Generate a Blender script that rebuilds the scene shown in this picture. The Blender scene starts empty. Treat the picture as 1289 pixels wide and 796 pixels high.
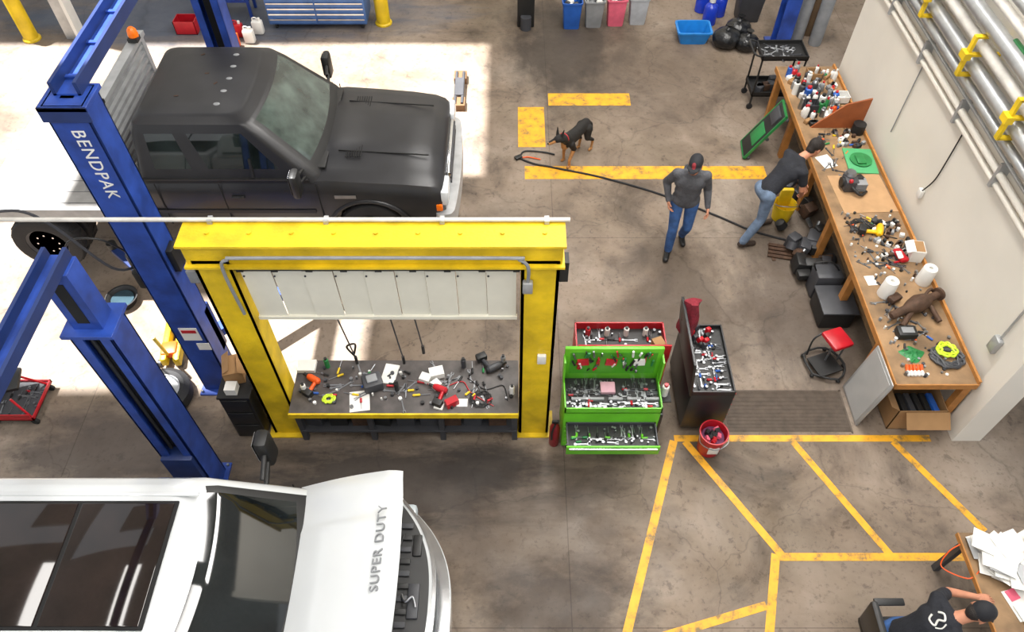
import bpy, bmesh, math, random
import numpy as np
from mathutils import Vector as V, Matrix, Euler
random.seed(7)
SC=bpy.context.scene
COL=SC.collection
SC.view_settings.view_transform='Standard'
# ---------------------------------------------------------------- materials
def lin(h):
    if isinstance(h,str):
        h=h.lstrip('#'); c=[int(h[i:i+2],16)/255 for i in (0,2,4)]
        return tuple(x/12.92 if x<=.04045 else ((x+.055)/1.055)**2.4 for x in c)+(1,)
    return tuple(h)+(1,)
_m={}
def M(name,col='#808080',rough=.5,metal=0,var=.15,scale=6,bump=0,bscale=40,coat=0,spec=.5):
    if name in _m: return _m[name]
    m=bpy.data.materials.new(name); m.use_nodes=True; nt=m.node_tree; N=nt.nodes; L=nt.links
    b=N['Principled BSDF']; c=lin(col)
    b.inputs['Roughness'].default_value=rough; b.inputs['Metallic'].default_value=metal
    b.inputs['Coat Weight'].default_value=coat; b.inputs['Specular IOR Level'].default_value=spec
    tc=N.new('ShaderNodeTexCoord')
    n=N.new('ShaderNodeTexNoise'); n.inputs['Scale'].default_value=scale; n.inputs['Detail'].default_value=5
    L.new(tc.outputs['Object'],n.inputs['Vector'])
    r=N.new('ShaderNodeValToRGB'); r.color_ramp.elements[0].position=.3; r.color_ramp.elements[1].position=.7
    r.color_ramp.elements[0].color=tuple(x*(1-var) for x in c[:3])+(1,)
    r.color_ramp.elements[1].color=tuple(min(1,x*(1+var)) for x in c[:3])+(1,)
    L.new(n.outputs['Fac'],r.inputs['Fac']); L.new(r.outputs['Color'],b.inputs['Base Color'])
    if bump:
        n2=N.new('ShaderNodeTexNoise'); n2.inputs['Scale'].default_value=bscale
        L.new(tc.outputs['Object'],n2.inputs['Vector'])
        bp=N.new('ShaderNodeBump'); bp.inputs['Strength'].default_value=bump; bp.inputs['Distance'].default_value=.02
        L.new(n2.outputs['Fac'],bp.inputs['Height']); L.new(bp.outputs['Normal'],b.inputs['Normal'])
    _m[name]=m; return m
black=M('black_plastic','#1a1a1a',.5); dark=M('dark_void','#080808',.8); rubber=M('rubber','#1c1c1d',.75,bump=.2)
steel=M('steel','#8d8f92',.35,.9); chrome=M('chrome','#d0d2d4',.15,1); alu=M('aluminium','#a9abac',.45,.5)
blue=M('lift_blue_paint','#213f8c',.42,0,.35,5); dblue=M('lift_blue_dark','#162a5a',.45)
yellow=M('yellow_paint','#d3b216',.5,0,.24,4,.15); white=M('white_plastic','#d6d5d0',.5,0,.04)
paper=M('paper','#dad8d2',.8,0,.03); red=M('red_paint','#ac1622',.35); green=M('lime_green_paint','#5fb024',.4,0,.12)
dgreen=M('green_plastic','#22753c',.5); orange=M('orange_plastic','#d95314',.45); cardb=M('cardboard','#94714a',.85,0,.1)
wood=M('bench_wood','#83684a',.65,0,.45,3.5,.1,20); ply=M('plywood_edge','#a87238',.6,0,.2,8); brownb=M('red_brown_board','#8c4a24',.6,0,.15)
grey=M('grey_plastic','#808284',.5); dgrey=M('dark_grey','#38393d',.5); skin=M('skin','#b97f62',.55,0,.08,20)
neon=M('neon_yellow','#b9d62a',.5); bluep=M('blue_plastic','#2154a4',.4); pink=M('pink_plastic','#d45f76',.45)
rust=M('rusty_iron','#4d382a',.7,.3,.3,15,.3); counter=M('counter_laminate','#474240',.5,0,.4,7)
amber=M('amber_lens','#f27412',.2); cream=M('wall_paint','#dad5ca',.7,0,.05,1.2)
# ---------------------------------------------------------------- builder
def rotm(e): return Euler([math.radians(a) for a in e]).to_matrix()
class B:
    def __init__(s,name): s.n=name; s.v=[]; s.f=[]; s.fm=[]; s.sm=[]; s.ms=[]; s.off=V((0,0,0))
    def mi(s,m):
        if m not in s.ms: s.ms.append(m)
        return s.ms.index(m)
    def add(s,vs,fs,m,smooth=True):
        o=len(s.v); s.v+= [V(v)+s.off for v in vs]
        one=not isinstance(m,(list,))
        k=s.mi(m) if one else None
        for i,f in enumerate(fs):
            s.f.append([a+o for a in f]); s.fm.append(k if one else s.mi(m[i])); s.sm.append(smooth)
    def box(s,c,d,m,rot=None,bev=0,R=None):
        c=V(c)
        Rm=R if R is not None else (rotm(rot) if rot else Matrix.Identity(3))
        h=[x/2 for x in d]
        if bev:
            bm=bmesh.new(); bmesh.ops.create_cube(bm,size=1)
            for v in bm.verts: v.co=V((v.co.x*d[0],v.co.y*d[1],v.co.z*d[2]))
            bmesh.ops.bevel(bm,geom=list(bm.edges),offset=min(bev,min(h)*.95),segments=2,affect='EDGES',profile=.5)
            bm.verts.index_update()
            s.add([Rm@v.co+c for v in bm.verts],[[v.index for v in f.verts] for f in bm.faces],m); bm.free(); return
        vs=[Rm@V((x*h[0],y*h[1],z*h[2]))+c for x in(-1,1) for y in(-1,1) for z in(-1,1)]
        s.add(vs,[(0,1,3,2),(4,6,7,5),(0,4,5,1),(2,3,7,6),(0,2,6,4),(1,5,7,3)],m,False)
    def bx(s,x0,x1,y0,y1,z0,z1,m,bev=0): s.box(((x0+x1)/2,(y0+y1)/2,(z0+z1)/2),(abs(x1-x0),abs(y1-y0),abs(z1-z0)),m,bev=bev)
    def loft(s,rings,m,c0=True,c1=True,closed=True):
        n=len(rings[0]); vs=[p for r in rings for p in r]; fs=[]; ml=[]
        fn=callable(m)
        for j in range(len(rings)-1):
            for i in range(n if closed else n-1):
                a=j*n+i; b=j*n+(i+1)%n
                fs.append((a,b,b+n,a+n)); ml.append(m(i,j) if fn else m)
        if c0: fs.append(tuple(range(n))[::-1]); ml.append(m(-1,0) if fn else m)
        if c1: fs.append(tuple(range((len(rings)-1)*n,len(rings)*n))); ml.append(m(-1,1) if fn else m)
        s.add(vs,fs,ml)
    def rev(s,prof,c,ax,m,n=24):
        ax=V(ax).normalized(); u=ax.orthogonal().normalized(); w=ax.cross(u); c=V(c)
        rings=[[c+ax*a+(u*math.cos(t)+w*math.sin(t))*max(r,1e-4) for t in [2*math.pi*i/n for i in range(n)]] for r,a in prof]
        s.loft(rings,m)
    def cyl(s,p0,p1,r,m,r1=None,n=16):
        p0=V(p0);p1=V(p1);d=p1-p0; s.rev([(r,0),(r if r1 is None else r1,d.length)],p0,d,m,n)
    def sph(s,c,r,m,sc=(1,1,1),n=14,rot=None):
        R=rotm(rot) if rot else Matrix.Identity(3)
        rings=[[V(c)+R@V((r*sc[0]*math.sin(p)*math.cos(t),r*sc[1]*math.sin(p)*math.sin(t),r*sc[2]*math.cos(p))) for t in [2*math.pi*i/n for i in range(n)]] for p in [math.pi*(.02+.96*k/8) for k in range(9)]]
        s.loft(rings[::-1],m)
    def tube(s,pts,r,m,n=8,sub=6,r1=None):
        P=[V(p) for p in pts]
        if len(P)>2 and sub>1:
            Q=[]
            for i in range(len(P)-1):
                a=P[max(i-1,0)];b=P[i];c=P[i+1];d=P[min(i+2,len(P)-1)]
                for k in range(sub):
                    t=k/sub
                    Q.append(.5*((2*b)+(c-a)*t+(2*a-5*b+4*c-d)*t*t+(3*b-a-3*c+d)*t**3))
            Q.append(P[-1]); P=Q
        rings=[];u=None
        for i,p in enumerate(P):
            d=(P[min(i+1,len(P)-1)]-P[max(i-1,0)]).normalized()
            if u is None: u=d.orthogonal().normalized()
            u=(u-d*u.dot(d)).normalized(); w=d.cross(u)
            rr=r if r1 is None else r+(r1-r)*i/(len(P)-1)
            rings.append([p+(u*math.cos(t)+w*math.sin(t))*rr for t in [2*math.pi*k/n for k in range(n)]])
        s.loft(rings,m)
    def done(s,parent=None,ang=35,bev=0):
        c=V([(min(v[i] for v in s.v)+max(v[i] for v in s.v))/2 for i in range(3)])
        me=bpy.data.meshes.new(s.n); me.from_pydata([v-c for v in s.v],[],s.f)
        for m in s.ms: me.materials.append(m)
        me.polygons.foreach_set('material_index',s.fm); me.polygons.foreach_set('use_smooth',s.sm)
        me.update(); 
        bm=bmesh.new(); bm.from_mesh(me); bmesh.ops.recalc_face_normals(bm,faces=bm.faces); bm.to_mesh(me); bm.free()
        me.set_sharp_from_angle(angle=math.radians(ang))
        o=bpy.data.objects.new(s.n,me); o.location=c; COL.objects.link(o)
        if bev:
            md=o.modifiers.new('bevel','BEVEL'); md.width=bev; md.segments=2; md.limit_method='ANGLE'; md.angle_limit=math.radians(50)
        if parent: o.parent=parent
        return o
def empty(name,loc=(0,0,0)):
    e=bpy.data.objects.new(name,None); COL.objects.link(e); e.location=loc; return e
def text(name,body,size,m,mat4,parent=None,ext=.002):
    cu=bpy.data.curves.new(name,'FONT'); cu.body=body; cu.size=size; cu.extrude=ext; cu.align_x='CENTER'; cu.align_y='CENTER'; cu.space_character=1.15
    o=bpy.data.objects.new(name+'_c',cu); COL.objects.link(o); bpy.context.view_layer.update()
    me=bpy.data.meshes.new_from_object(o.evaluated_get(bpy.context.evaluated_depsgraph_get()))
    bpy.data.objects.remove(o); me.materials.clear(); me.materials.append(m)
    q=bpy.data.objects.new(name,me); COL.objects.link(q)
    if parent: q.parent=parent; 
    q.matrix_local=mat4
    return q
# ---------------------------------------------------------------- floor
def floor_mat():
    m=bpy.data.materials.new('stained_concrete'); m.use_nodes=True; nt=m.node_tree;N=nt.nodes;L=nt.links
    b=N['Principled BSDF']; tc=N.new('ShaderNodeTexCoord')
    def noise(sc,det=6,rough=.6,dist=0):
        n=N.new('ShaderNodeTexNoise'); n.inputs['Scale'].default_value=sc; n.inputs['Detail'].default_value=det
        n.inputs['Roughness'].default_value=rough; n.inputs['Distortion'].default_value=dist
        L.new(tc.outputs['Object'],n.inputs['Vector']); return n.outputs['Fac']
    def ramp(f,stops):
        r=N.new('ShaderNodeValToRGB'); L.new(f,r.inputs['Fac']); e=r.color_ramp.elements
        e[0].position=stops[0][0]; e[0].color=lin(stops[0][1]); e[1].position=stops[-1][0]; e[1].color=lin(stops[-1][1])
        for p,c in stops[1:-1]:
            q=e.new(p); q.color=lin(c)
        return r.outputs['Color']
    def mix(t,f,a,bb):
        x=N.new('ShaderNodeMix'); x.data_type='RGBA'; x.blend_type=t
        if isinstance(f,float): x.inputs[0].default_value=f
        else: L.new(f,x.inputs[0])
        L.new(a,x.inputs[6]); L.new(bb,x.inputs[7]); return x.outputs[2]
    base=ramp(noise(.4,8,.6,.4),[(.3,'#6b5e4e'),(.5,'#827364'),(.7,'#978b7e')])
    st=ramp(noise(.9,6,.65,.6),[(.32,'#6a6058'),(.46,'#dcd7d2'),(.6,'#ffffff')])
    c=mix('MULTIPLY',.7,base,st)
    sp=ramp(noise(14,4,.7),[(.33,'#7b726a'),(.45,'#ffffff'),(.9,'#ffffff')])
    c=mix('MULTIPLY',.4,c,sp)
    sp2=ramp(noise(4.5,5,.75,.3),[(.34,'#6c6158'),(.41,'#ffffff'),(.9,'#ffffff')])
    c=mix('MULTIPLY',.45,c,sp2)
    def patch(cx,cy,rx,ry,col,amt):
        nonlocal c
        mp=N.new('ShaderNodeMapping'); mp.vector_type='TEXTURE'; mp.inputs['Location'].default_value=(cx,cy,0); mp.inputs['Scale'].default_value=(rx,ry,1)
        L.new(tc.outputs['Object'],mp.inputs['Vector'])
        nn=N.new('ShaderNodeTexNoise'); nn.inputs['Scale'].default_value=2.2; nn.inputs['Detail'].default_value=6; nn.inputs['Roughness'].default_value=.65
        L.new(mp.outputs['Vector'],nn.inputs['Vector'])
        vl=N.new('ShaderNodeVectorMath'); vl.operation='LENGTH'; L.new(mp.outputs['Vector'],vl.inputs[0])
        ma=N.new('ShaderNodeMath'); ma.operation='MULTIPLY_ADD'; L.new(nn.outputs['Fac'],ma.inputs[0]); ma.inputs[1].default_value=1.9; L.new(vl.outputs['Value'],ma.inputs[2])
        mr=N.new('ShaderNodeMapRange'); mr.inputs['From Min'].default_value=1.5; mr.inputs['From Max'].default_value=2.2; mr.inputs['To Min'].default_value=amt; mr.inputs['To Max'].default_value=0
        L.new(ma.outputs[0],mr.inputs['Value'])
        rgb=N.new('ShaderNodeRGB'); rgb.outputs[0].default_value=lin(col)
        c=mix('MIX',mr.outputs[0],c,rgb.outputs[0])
    patch(1.0,12.6,1.2,1.9,'#2a231d',.82); patch(2.6,11.4,1.2,1.5,'#54473c',.5)
    patch(-1.4,3.75,2.3,.6,'#251e19',.9); patch(.3,3.2,1.4,.8,'#43382f',.6); patch(2.3,6.5,.8,1.2,'#43382e',.6)
    patch(3.9,6.6,.9,2.2,'#3a3029',.65); patch(-4.6,4.2,1.4,.6,'#383230',.75); patch(.5,2.4,.9,.5,'#2f2620',.7)
    patch(0.2,7.6,1.0,.8,'#52473c',.5); patch(2.2,5.9,1.5,.6,'#4a3f35',.5); patch(-.3,3.95,.7,.3,'#241d18',.8)
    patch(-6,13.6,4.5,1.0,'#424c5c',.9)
    bk=N.new('ShaderNodeTexBrick'); bk.offset=0; bk.inputs['Scale'].default_value=1; bk.inputs['Mortar Size'].default_value=.006
    bk.inputs['Brick Width'].default_value=5.7; bk.inputs['Row Height'].default_value=5.4
    bk.inputs['Color1'].default_value=(1,1,1,1);bk.inputs['Color2'].default_value=(1,1,1,1);bk.inputs['Mortar'].default_value=(.4,.36,.33,1)
    mp=N.new('ShaderNodeMapping'); mp.inputs['Location'].default_value=(-.6,3.2,0); L.new(tc.outputs['Object'],mp.inputs['Vector']); L.new(mp.outputs['Vector'],bk.inputs['Vector'])
    c=mix('MULTIPLY',.6,c,bk.outputs['Color'])
    vo=N.new('ShaderNodeTexVoronoi'); vo.feature='DISTANCE_TO_EDGE'; vo.inputs['Scale'].default_value=.45
    wn=N.new('ShaderNodeTexNoise'); wn.inputs['Scale'].default_value=2.5; wn.inputs['Detail'].default_value=5; L.new(tc.outputs['Object'],wn.inputs['Vector'])
    wa=N.new('ShaderNodeVectorMath'); wa.operation='MULTIPLY_ADD'; L.new(wn.outputs['Color'],wa.inputs[0]); wa.inputs[1].default_value=(.5,.5,0); L.new(tc.outputs['Object'],wa.inputs[2]); L.new(wa.outputs[0],vo.inputs['Vector'])
    c=mix('MULTIPLY',.3,c,ramp(vo.outputs['Distance'],[(0,'#54493f'),(.006,'#ffffff'),(1,'#ffffff')]))
    L.new(c,b.inputs['Base Color'])
    rr=N.new('ShaderNodeMapRange'); L.new(noise(2,5),rr.inputs['Value']); rr.inputs['From Min'].default_value=.35; rr.inputs['From Max'].default_value=.65; rr.inputs['To Min'].default_value=.5; rr.inputs['To Max'].default_value=.8
    L.new(rr.outputs[0],b.inputs['Roughness'])
    return m
fb=B('floor'); fb.bx(-13,10,-4,17,-.2,0,floor_mat()); 
fo=fb.done()
for v in fo.data.vertices: v.co+=fo.location
fo.location=(0,0,0)
def line_mat():
    m=M('worn_yellow_line','#d99c1c',.55,0,.15,6)
    nt=m.node_tree;N=nt.nodes;L=nt.links;b=N['Principled BSDF']
    src=b.inputs['Base Color'].links[0].from_socket
    tc=N.new('ShaderNodeTexCoord'); n=N.new('ShaderNodeTexNoise'); n.inputs['Scale'].default_value=6; n.inputs['Detail'].default_value=8; n.inputs['Roughness'].default_value=.75
    L.new(tc.outputs['Object'],n.inputs['Vector'])
    x=N.new('ShaderNodeMix');x.data_type='RGBA'
    r2=N.new('ShaderNodeMapRange'); r2.inputs['From Min'].default_value=.36; r2.inputs['From Max'].default_value=.49; L.new(n.outputs['Fac'],r2.inputs['Value'])
    L.new(r2.outputs[0],x.inputs[0]); x.inputs[6].default_value=lin('#7a6540'); L.new(src,x.inputs[7]); L.new(x.outputs[2],b.inputs['Base Color'])
    return m
ym=line_mat()
fl=B('floor_line_markings')
def strip(p,q,w,z=.003):
    p=V((p[0],p[1],0));q=V((q[0],q[1],0));d=(q-p).normalized();n=V((-d.y,d.x,0))*w/2
    vs=[]
    for zz in(.0005,z):
        vs+=[(a+V((0,0,zz))) for a in (p+n,p-n,q-n,q+n)]
    fl.add(vs,[(0,1,2,3),(4,5,6,7),(0,1,5,4),(1,2,6,5),(2,3,7,6),(3,0,4,7)],ym,False)
for a in [((1.9,4.333),(4.9,4.333),.085),((2.82,2.92),(4.78,2.92),.085),((2.02,4.29),(2.85,2.94),.085),((3.28,4.29),(4.0,2.94),.08),((4.45,4.29),(5.1,3.2),.08),
          ((1.89,4.3),(1.0,1.75),.09),((2.79,2.95),(2.42,1.7),.09),((2.58,2.42),(1.5,2.12),.085),
          ((.1,10.15),(.54,10.15),1.05),((.62,10.89),(2.02,10.89),.34),((.2,9.01),(3.95,9.01),.3)]: strip(*a,z=.003+random.random()*.002)
fl.done()
gm=M('grate_iron','#554a40',.6,.3,.3,9)
g=B('floor_drain_grate')
for i in range(40): g.bx(2.55,4.0,4.42+i*.014,4.429+i*.014,.001,.006,gm)
g.bx(2.53,2.55,4.4,5.0,.0,.007,gm); g.bx(4.0,4.02,4.4,5.0,0,.007,gm); g.bx(2.53,4.02,4.98,5.0,.0,.007,gm); g.done()
# ---------------------------------------------------------------- walls / roof
w=B('wall_right'); w.bx(5.2,5.45,4.42,10.5,0,7.5,cream); w.done()
w=B('pillar_white'); w.bx(5.14,5.47,4.3,4.55,0,7.5,cream); w.done()
w=B('wall_back'); w.bx(-13,10,16.6,16.9,0,9.8,cream); w.done()
w=B('sun_mask_ceiling'); rf=M('roof_deck','#b9b6b0',.8)  # unseen ceiling, put in to block the sun outside the openings
dx,dy=.28,-.10
H=9.8
# unseen openings added to shape the sun patches: plan rectangles shifted back sunward
def roof_open(x0,x1,y0,y1): return (x0-dx*H,x1-dx*H,y0-dy*H,y1-dy*H)
op=[roof_open(-9.6,-.45,8.95,12.6),roof_open(-9.6,-5.05,6.5,8.95),roof_open(-9.6,-1.9,5.0,6.5)]
xl=op[0][0]
w.bx(xl,10,op[0][3],17,H,H+.2,rf); w.bx(xl,10,-4,op[2][2],H,H+.2,rf); w.bx(-18,xl,-4,17,H,H+.2,rf)
for q in op: w.bx(q[1],10,q[2],q[3],H,H+.2,rf)
w.done()
pp=B('wall_pipes'); pm=M('painted_pipe','#bfbcb5',.4,.1); gv=M('galvanised_pipe','#b0b3b5',.35,.75)
for x,z,r,m in [(5.14,2.40,.035,cream),(5.12,2.53,.04,cream),(5.14,2.66,.02,gv),(4.98,2.93,.05,gv),(4.98,3.12,.075,gv),(4.98,3.34,.06,pm),(4.98,3.55,.08,gv),(4.98,3.78,.05,pm),(4.98,3.95,.06,gv)]:
    pp.cyl((x,4.6,z),(x,10.45,z),r,m,n=16)
for y in (4.97,6.07,7.16,8.35,9.5):
    for z in (3.0,3.24,3.45): pp.bx(4.86,5.2,y-.03,y+.03,z-.012,z+.012,yellow)
    pp.bx(4.84,4.87,y-.03,y+.03,2.99,3.46,yellow); pp.bx(4.8,4.88,y-.06,y+.06,3.2,3.28,yellow)
    pp.bx(5.08,5.2,y-.02,y+.02,2.36,2.66,alu)
pp.cyl((5.02,5.2,3.62),(5.02,6.8,3.62),.03,dgreen)
pp.done()
c=B('wall_conduit_and_cord')
c.tube([(5.18,7.0,2.4),(5.18,7.0,1.9),(5.18,7.02,1.6),(5.16,7.1,1.35)],.008,black); c.box((5.17,7.12,1.3),(.05,.09,.12),white,bev=.01)
c.cyl((5.18,8.35,2.4),(5.18,8.35,1.3),.008,grey); c.box((5.17,4.75,1.3),(.06,.12,.2),alu,bev=.01); c.cyl((5.18,4.75,1.4),(5.18,4.75,2.4),.012,alu)
c.done()
# ---------------------------------------------------------------- yellow frame + counter
f=B('yellow_steel_frame')
for x0,x1 in((-2.78,-2.45),(.08,.42)):
    f.bx(x0,x1,4.4,4.43,0,3.0,yellow); f.bx(x0,x1,4.62,4.65,0,3.0,yellow)
    f.bx(x0-.0,x0+.03,4.4,4.65,0,3.0,yellow); f.bx(x1-.03,x1+.0,4.4,4.65,0,3.0,yellow)
    f.bx(x0-.06,x1+.06,4.34,4.7,0,.02,yellow)
f.bx(-2.82,.44,4.4,4.65,2.95,3.2,yellow,.01)
f.bx(-2.84,.46,4.36,4.68,3.19,3.215,yellow)
f.bx(-2.84,.46,4.36,4.68,2.93,2.955,yellow)
f.tube([(-2.5,4.37,2.3),(-2.5,4.34,2.95),(-2.42,4.34,3.08),(-2.2,4.34,3.1),(-.1,4.34,3.1),(.06,4.34,3.08),(.14,4.34,2.98),(.14,4.36,2.75)],.016,grey,sub=5)
f.box((.14,4.36,2.7),(.09,.06,.14),alu,bev=.01); f.box((.3,4.38,1.55),(.09,.04,.14),white,bev=.008); f.bx(.42,.5,4.42,4.55,2.7,2.95,black)
f.box((-2.86,4.5,2.72),(.1,.1,.16),grey,bev=.01)
for i in range(9): f.cyl((-2.6+i*.36,4.52,3.215),(-2.6+i*.36,4.52,3.23),.02,yellow,n=8)
f.done()
c=B('overhead_conduit'); c.cyl((-6.5,4.66,3.24),(.5,4.66,3.24),.02,pm,n=10)
for x in (-2.6,-1.6,-.6,.3): c.box((x,4.66,3.23),(.04,.07,.05),alu)
c.done()
v=B('rolled_curtain_valance')
v.bx(-2.44,.06,4.46,4.54,2.8,2.93,dgrey)
for i in range(9):
    x=-2.4+i*.305; v.bx(x-.03,x+.03,4.41,4.5,2.84,2.94,black)
    v.cyl((x-.05,4.44,2.87),(x+.05,4.44,2.87),.025,rust,n=10)
v.cyl((-2.44,4.5,2.86),(.06,4.5,2.86),.045,rust)
cur=M('curtain_vinyl','#d6d3c4',.5,0,.03)
for i in range(9):
    x0=-2.42+i*.2735
    v.box((x0+.136,4.47+(i%2)*.014,2.46),(.268,.008,.68),cur,rot=(2,0,0)); v.cyl((x0+.02,4.455,2.74),(x0+.02,4.447,2.74),.01,dgrey,n=8)
v.bx(-2.43,.05,4.46,4.5,2.1,2.14,cur)
v.done()
c=B('workbench_counter')
c.bx(-2.44,.07,4.24,4.95,.68,.715,counter,.006); c.bx(-2.44,.07,4.225,4.245,.64,.716,yellow); c.bx(-2.44,.07,4.93,4.95,.6,.68,yellow)
for x in(-2.4,-1.6,-.8,.03):
    for y in(4.34,4.91): c.bx(x-.03,x+.03,y-.03,y+.03,0,.68,dgrey)
c.bx(-2.42,.05,4.3,4.92,.2,.225,dgrey)
for i in range(9):
    x=-2.25+i*.26; h=random.uniform(.12,.35); c.box((x,4.55,.225+h/2),(.2,.35,h),random.choice([rust,black,dgrey,dgrey]),rot=(0,0,random.uniform(-8,8)))
c.done()
# small item helpers ------------------------------------------------
def bottle(b,x,y,z,r,h,m,cm):
    b.rev([(r*.9,0),(r,.01),(r,h*.65),(r*.8,h*.75),(r*.35,h*.82),(r*.35,h*.88)],(x,y,z),(0,0,1),m,14); b.rev([(r*.42,h*.86),(r*.42,h)],(x,y,z),(0,0,1),cm,12)
def can(b,x,y,z,r,h,m,cm):
    b.rev([(r,0),(r,h*.8),(r*.7,h*.86)],(x,y,z),(0,0,1),m,14); b.rev([(r*.6,h*.84),(r*.6,h)],(x,y,z),(0,0,1),cm,12)
def driver(b,x,y,z,a,L,m):
    d=V((math.cos(a),math.sin(a),0)); p=V((x,y,z+.014)); b.rev([(.006,0),(.014,.01),(.012,L*.2),(.014,L*.4),(.007,L*.45)],p,d,m,8); b.cyl(p+d*L*.44,p+d*L,.004,steel,n=6)
def wrench(b,x,y,z,a,L,m):
    d=V((math.cos(a),math.sin(a),0)); n=V((-d.y,d.x,0)); p=V((x,y,z+.005))
    R=Matrix((d,n,V((0,0,1)))).transposed()
    b.box(p+d*L/2,(L,.016,.007),m,R=R); b.cyl(p-V((0,0,.004)),p+V((0,0,.006)),.017,m,n=8)
    e=p+d*L; b.box(e+n*.012+d*.01,(.035,.01,.008),m,R=R); b.box(e-n*.012+d*.01,(.035,.01,.008),m,R=R)
def drill(b,x,y,z,a,m,s=1):
    d=V((math.cos(a),math.sin(a),0)); n=V((-d.y,d.x,0)); p=V((x,y,z+.04*s))
    b.rev([(.02*s,0),(.036*s,.02*s),(.036*s,.12*s),(.025*s,.15*s)],p,d,m,12); b.cyl(p+d*.15*s,p+d*.2*s,.018*s,black); 
    b.cyl(p+d*.04*s,p+d*.02*s+n*.14*s-V((0,0,.012*s)),.02*s,m); b.box(p+n*.16*s+d*.02*s-V((0,0,.0*s)),(.1*s,.07*s,.07*s),black,rot=(0,0,math.degrees(a)),bev=.01)
def coil(b,x,y,z,r,m,turns=5,th=.008):
    pts=[]
    for i in range(turns*10):
        t=i/10*2*math.pi; rr=r*(.75+.25*math.sin(i*1.7)); pts.append((x+rr*math.cos(t)+random.uniform(-.01,.01),y+rr*math.sin(t)*.85,z+th+.003*(i/10)+random.random()*.01))
    b.tube(pts,th,m,n=6,sub=3)
def sheet(b,x,y,z,w_,h_,a,m,t=.003): b.box((x,y,z+t/2),(w_,h_,t),m,rot=(0,0,a))
Z=.715
o=B('cordless_drill'); drill(o,-2.15,4.62,Z,2.6,orange,1.1); o.done()
o=B('cordless_drill'); drill(o,-.28,4.78,Z,.5,dgrey,1.2); o.done()
o=B('impact_wrench'); drill(o,-.72,4.5,Z,2.7,red,1.1); o.done()
o=B('grease_canister_box'); o.box((-1.55,4.6,Z+.07),(.22,.2,.14),dgrey,rot=(0,0,20),bev=.03); o.box((-1.55,4.6,Z+.15),(.12,.1,.03),grey,rot=(0,0,20),bev=.01); o.done()
o=B('coiled_air_hose'); coil(o,-2.02,4.42,Z,.07,neon,4,.009); o.done()
o=B('extension_cord'); coil(o,-.35,4.42,Z,.13,black,5,.006); o.tube([(-.5,4.7,Z+.01),(-.3,4.55,Z+.01),(-.1,4.6,Z+.01),(-.05,4.4,Z+.01)],.006,black); o.tube([(-.7,4.6,Z+.01),(-.55,4.65,Z+.01),(-.45,4.5,Z+.01),(-.2,4.33,Z+.01)],.005,red); o.done()
for a in((-1.68,4.4,Z,.22,.26,8,paper),(-1.38,4.75,Z,.16,.26,-10,paper,.02),(-2.33,4.85,Z,.2,.15,0,paper,.05),(-.55,4.38,Z,.12,.1,0,paper)):
    o=B('paper_sheet'); sheet(o,*a); o.done()
o=B('white_parts_box'); o.box((-.85,4.75,Z+.04),(.16,.12,.08),paper,rot=(0,0,15)); o.box((-.97,4.68,Z+.035),(.12,.1,.07),white,rot=(0,0,-20)); o.box((-.85,4.6,Z+.03),(.1,.1,.06),paper,rot=(0,0,40)); o.done()
o=B('red_parts_box'); o.box((-.66,4.36,Z+.045),(.14,.08,.09),red,rot=(0,0,30)); o.box((-.8,4.33,Z+.01),(.1,.08,.02),paper,rot=(0,0,-15)); o.done()
for x,y,m in[(-2.3,4.52,white),(-2.1,4.86,dgreen),(-.55,4.86,dgrey),(-.1,4.9,grey),(.0,4.5,white),(-1.28,4.55,black)]:
    o=B('spray_can'); can(o,x,y,Z,.028,.17,m,black); o.done()
o=B('counter_hand_tools')
hm=[orange,yellow,red,black,dgreen,bluep,black,dgrey,black]
for i in range(34): driver(o,random.uniform(-2.2,-.2),random.uniform(4.42,4.78),Z,random.uniform(0,6.28),random.uniform(.12,.2),random.choice(hm))
for i in range(26): wrench(o,random.uniform(-2.2,-.2),random.uniform(4.42,4.78),Z,random.uniform(0,6.28),random.uniform(.12,.17),steel)
for i in range(50):
    x=random.uniform(-2.35,0);y=random.uniform(4.28,4.9); o.cyl((x,y,Z),(x,y,Z+random.uniform(.02,.05)),random.uniform(.01,.022),random.choice([steel,black,white,dgrey]),n=10)
o.done()
o=B('hanging_pull_rods')
for x in(-1.75,-1.22,-.98): o.cyl((x,4.85,.9+.2*(x>-1.1)),(x,4.6,2.1),.008,dgrey); o.cyl((x,4.85,.8+.2*(x>-1.1)),(x,4.848,.93+.2*(x>-1.1)),.018,black)
o.tube([(-1.75,4.84,1.0),(-1.72,4.86,1.15),(-1.82,4.86,1.1),(-1.75,4.84,.95)],.012,black); o.done()
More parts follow.
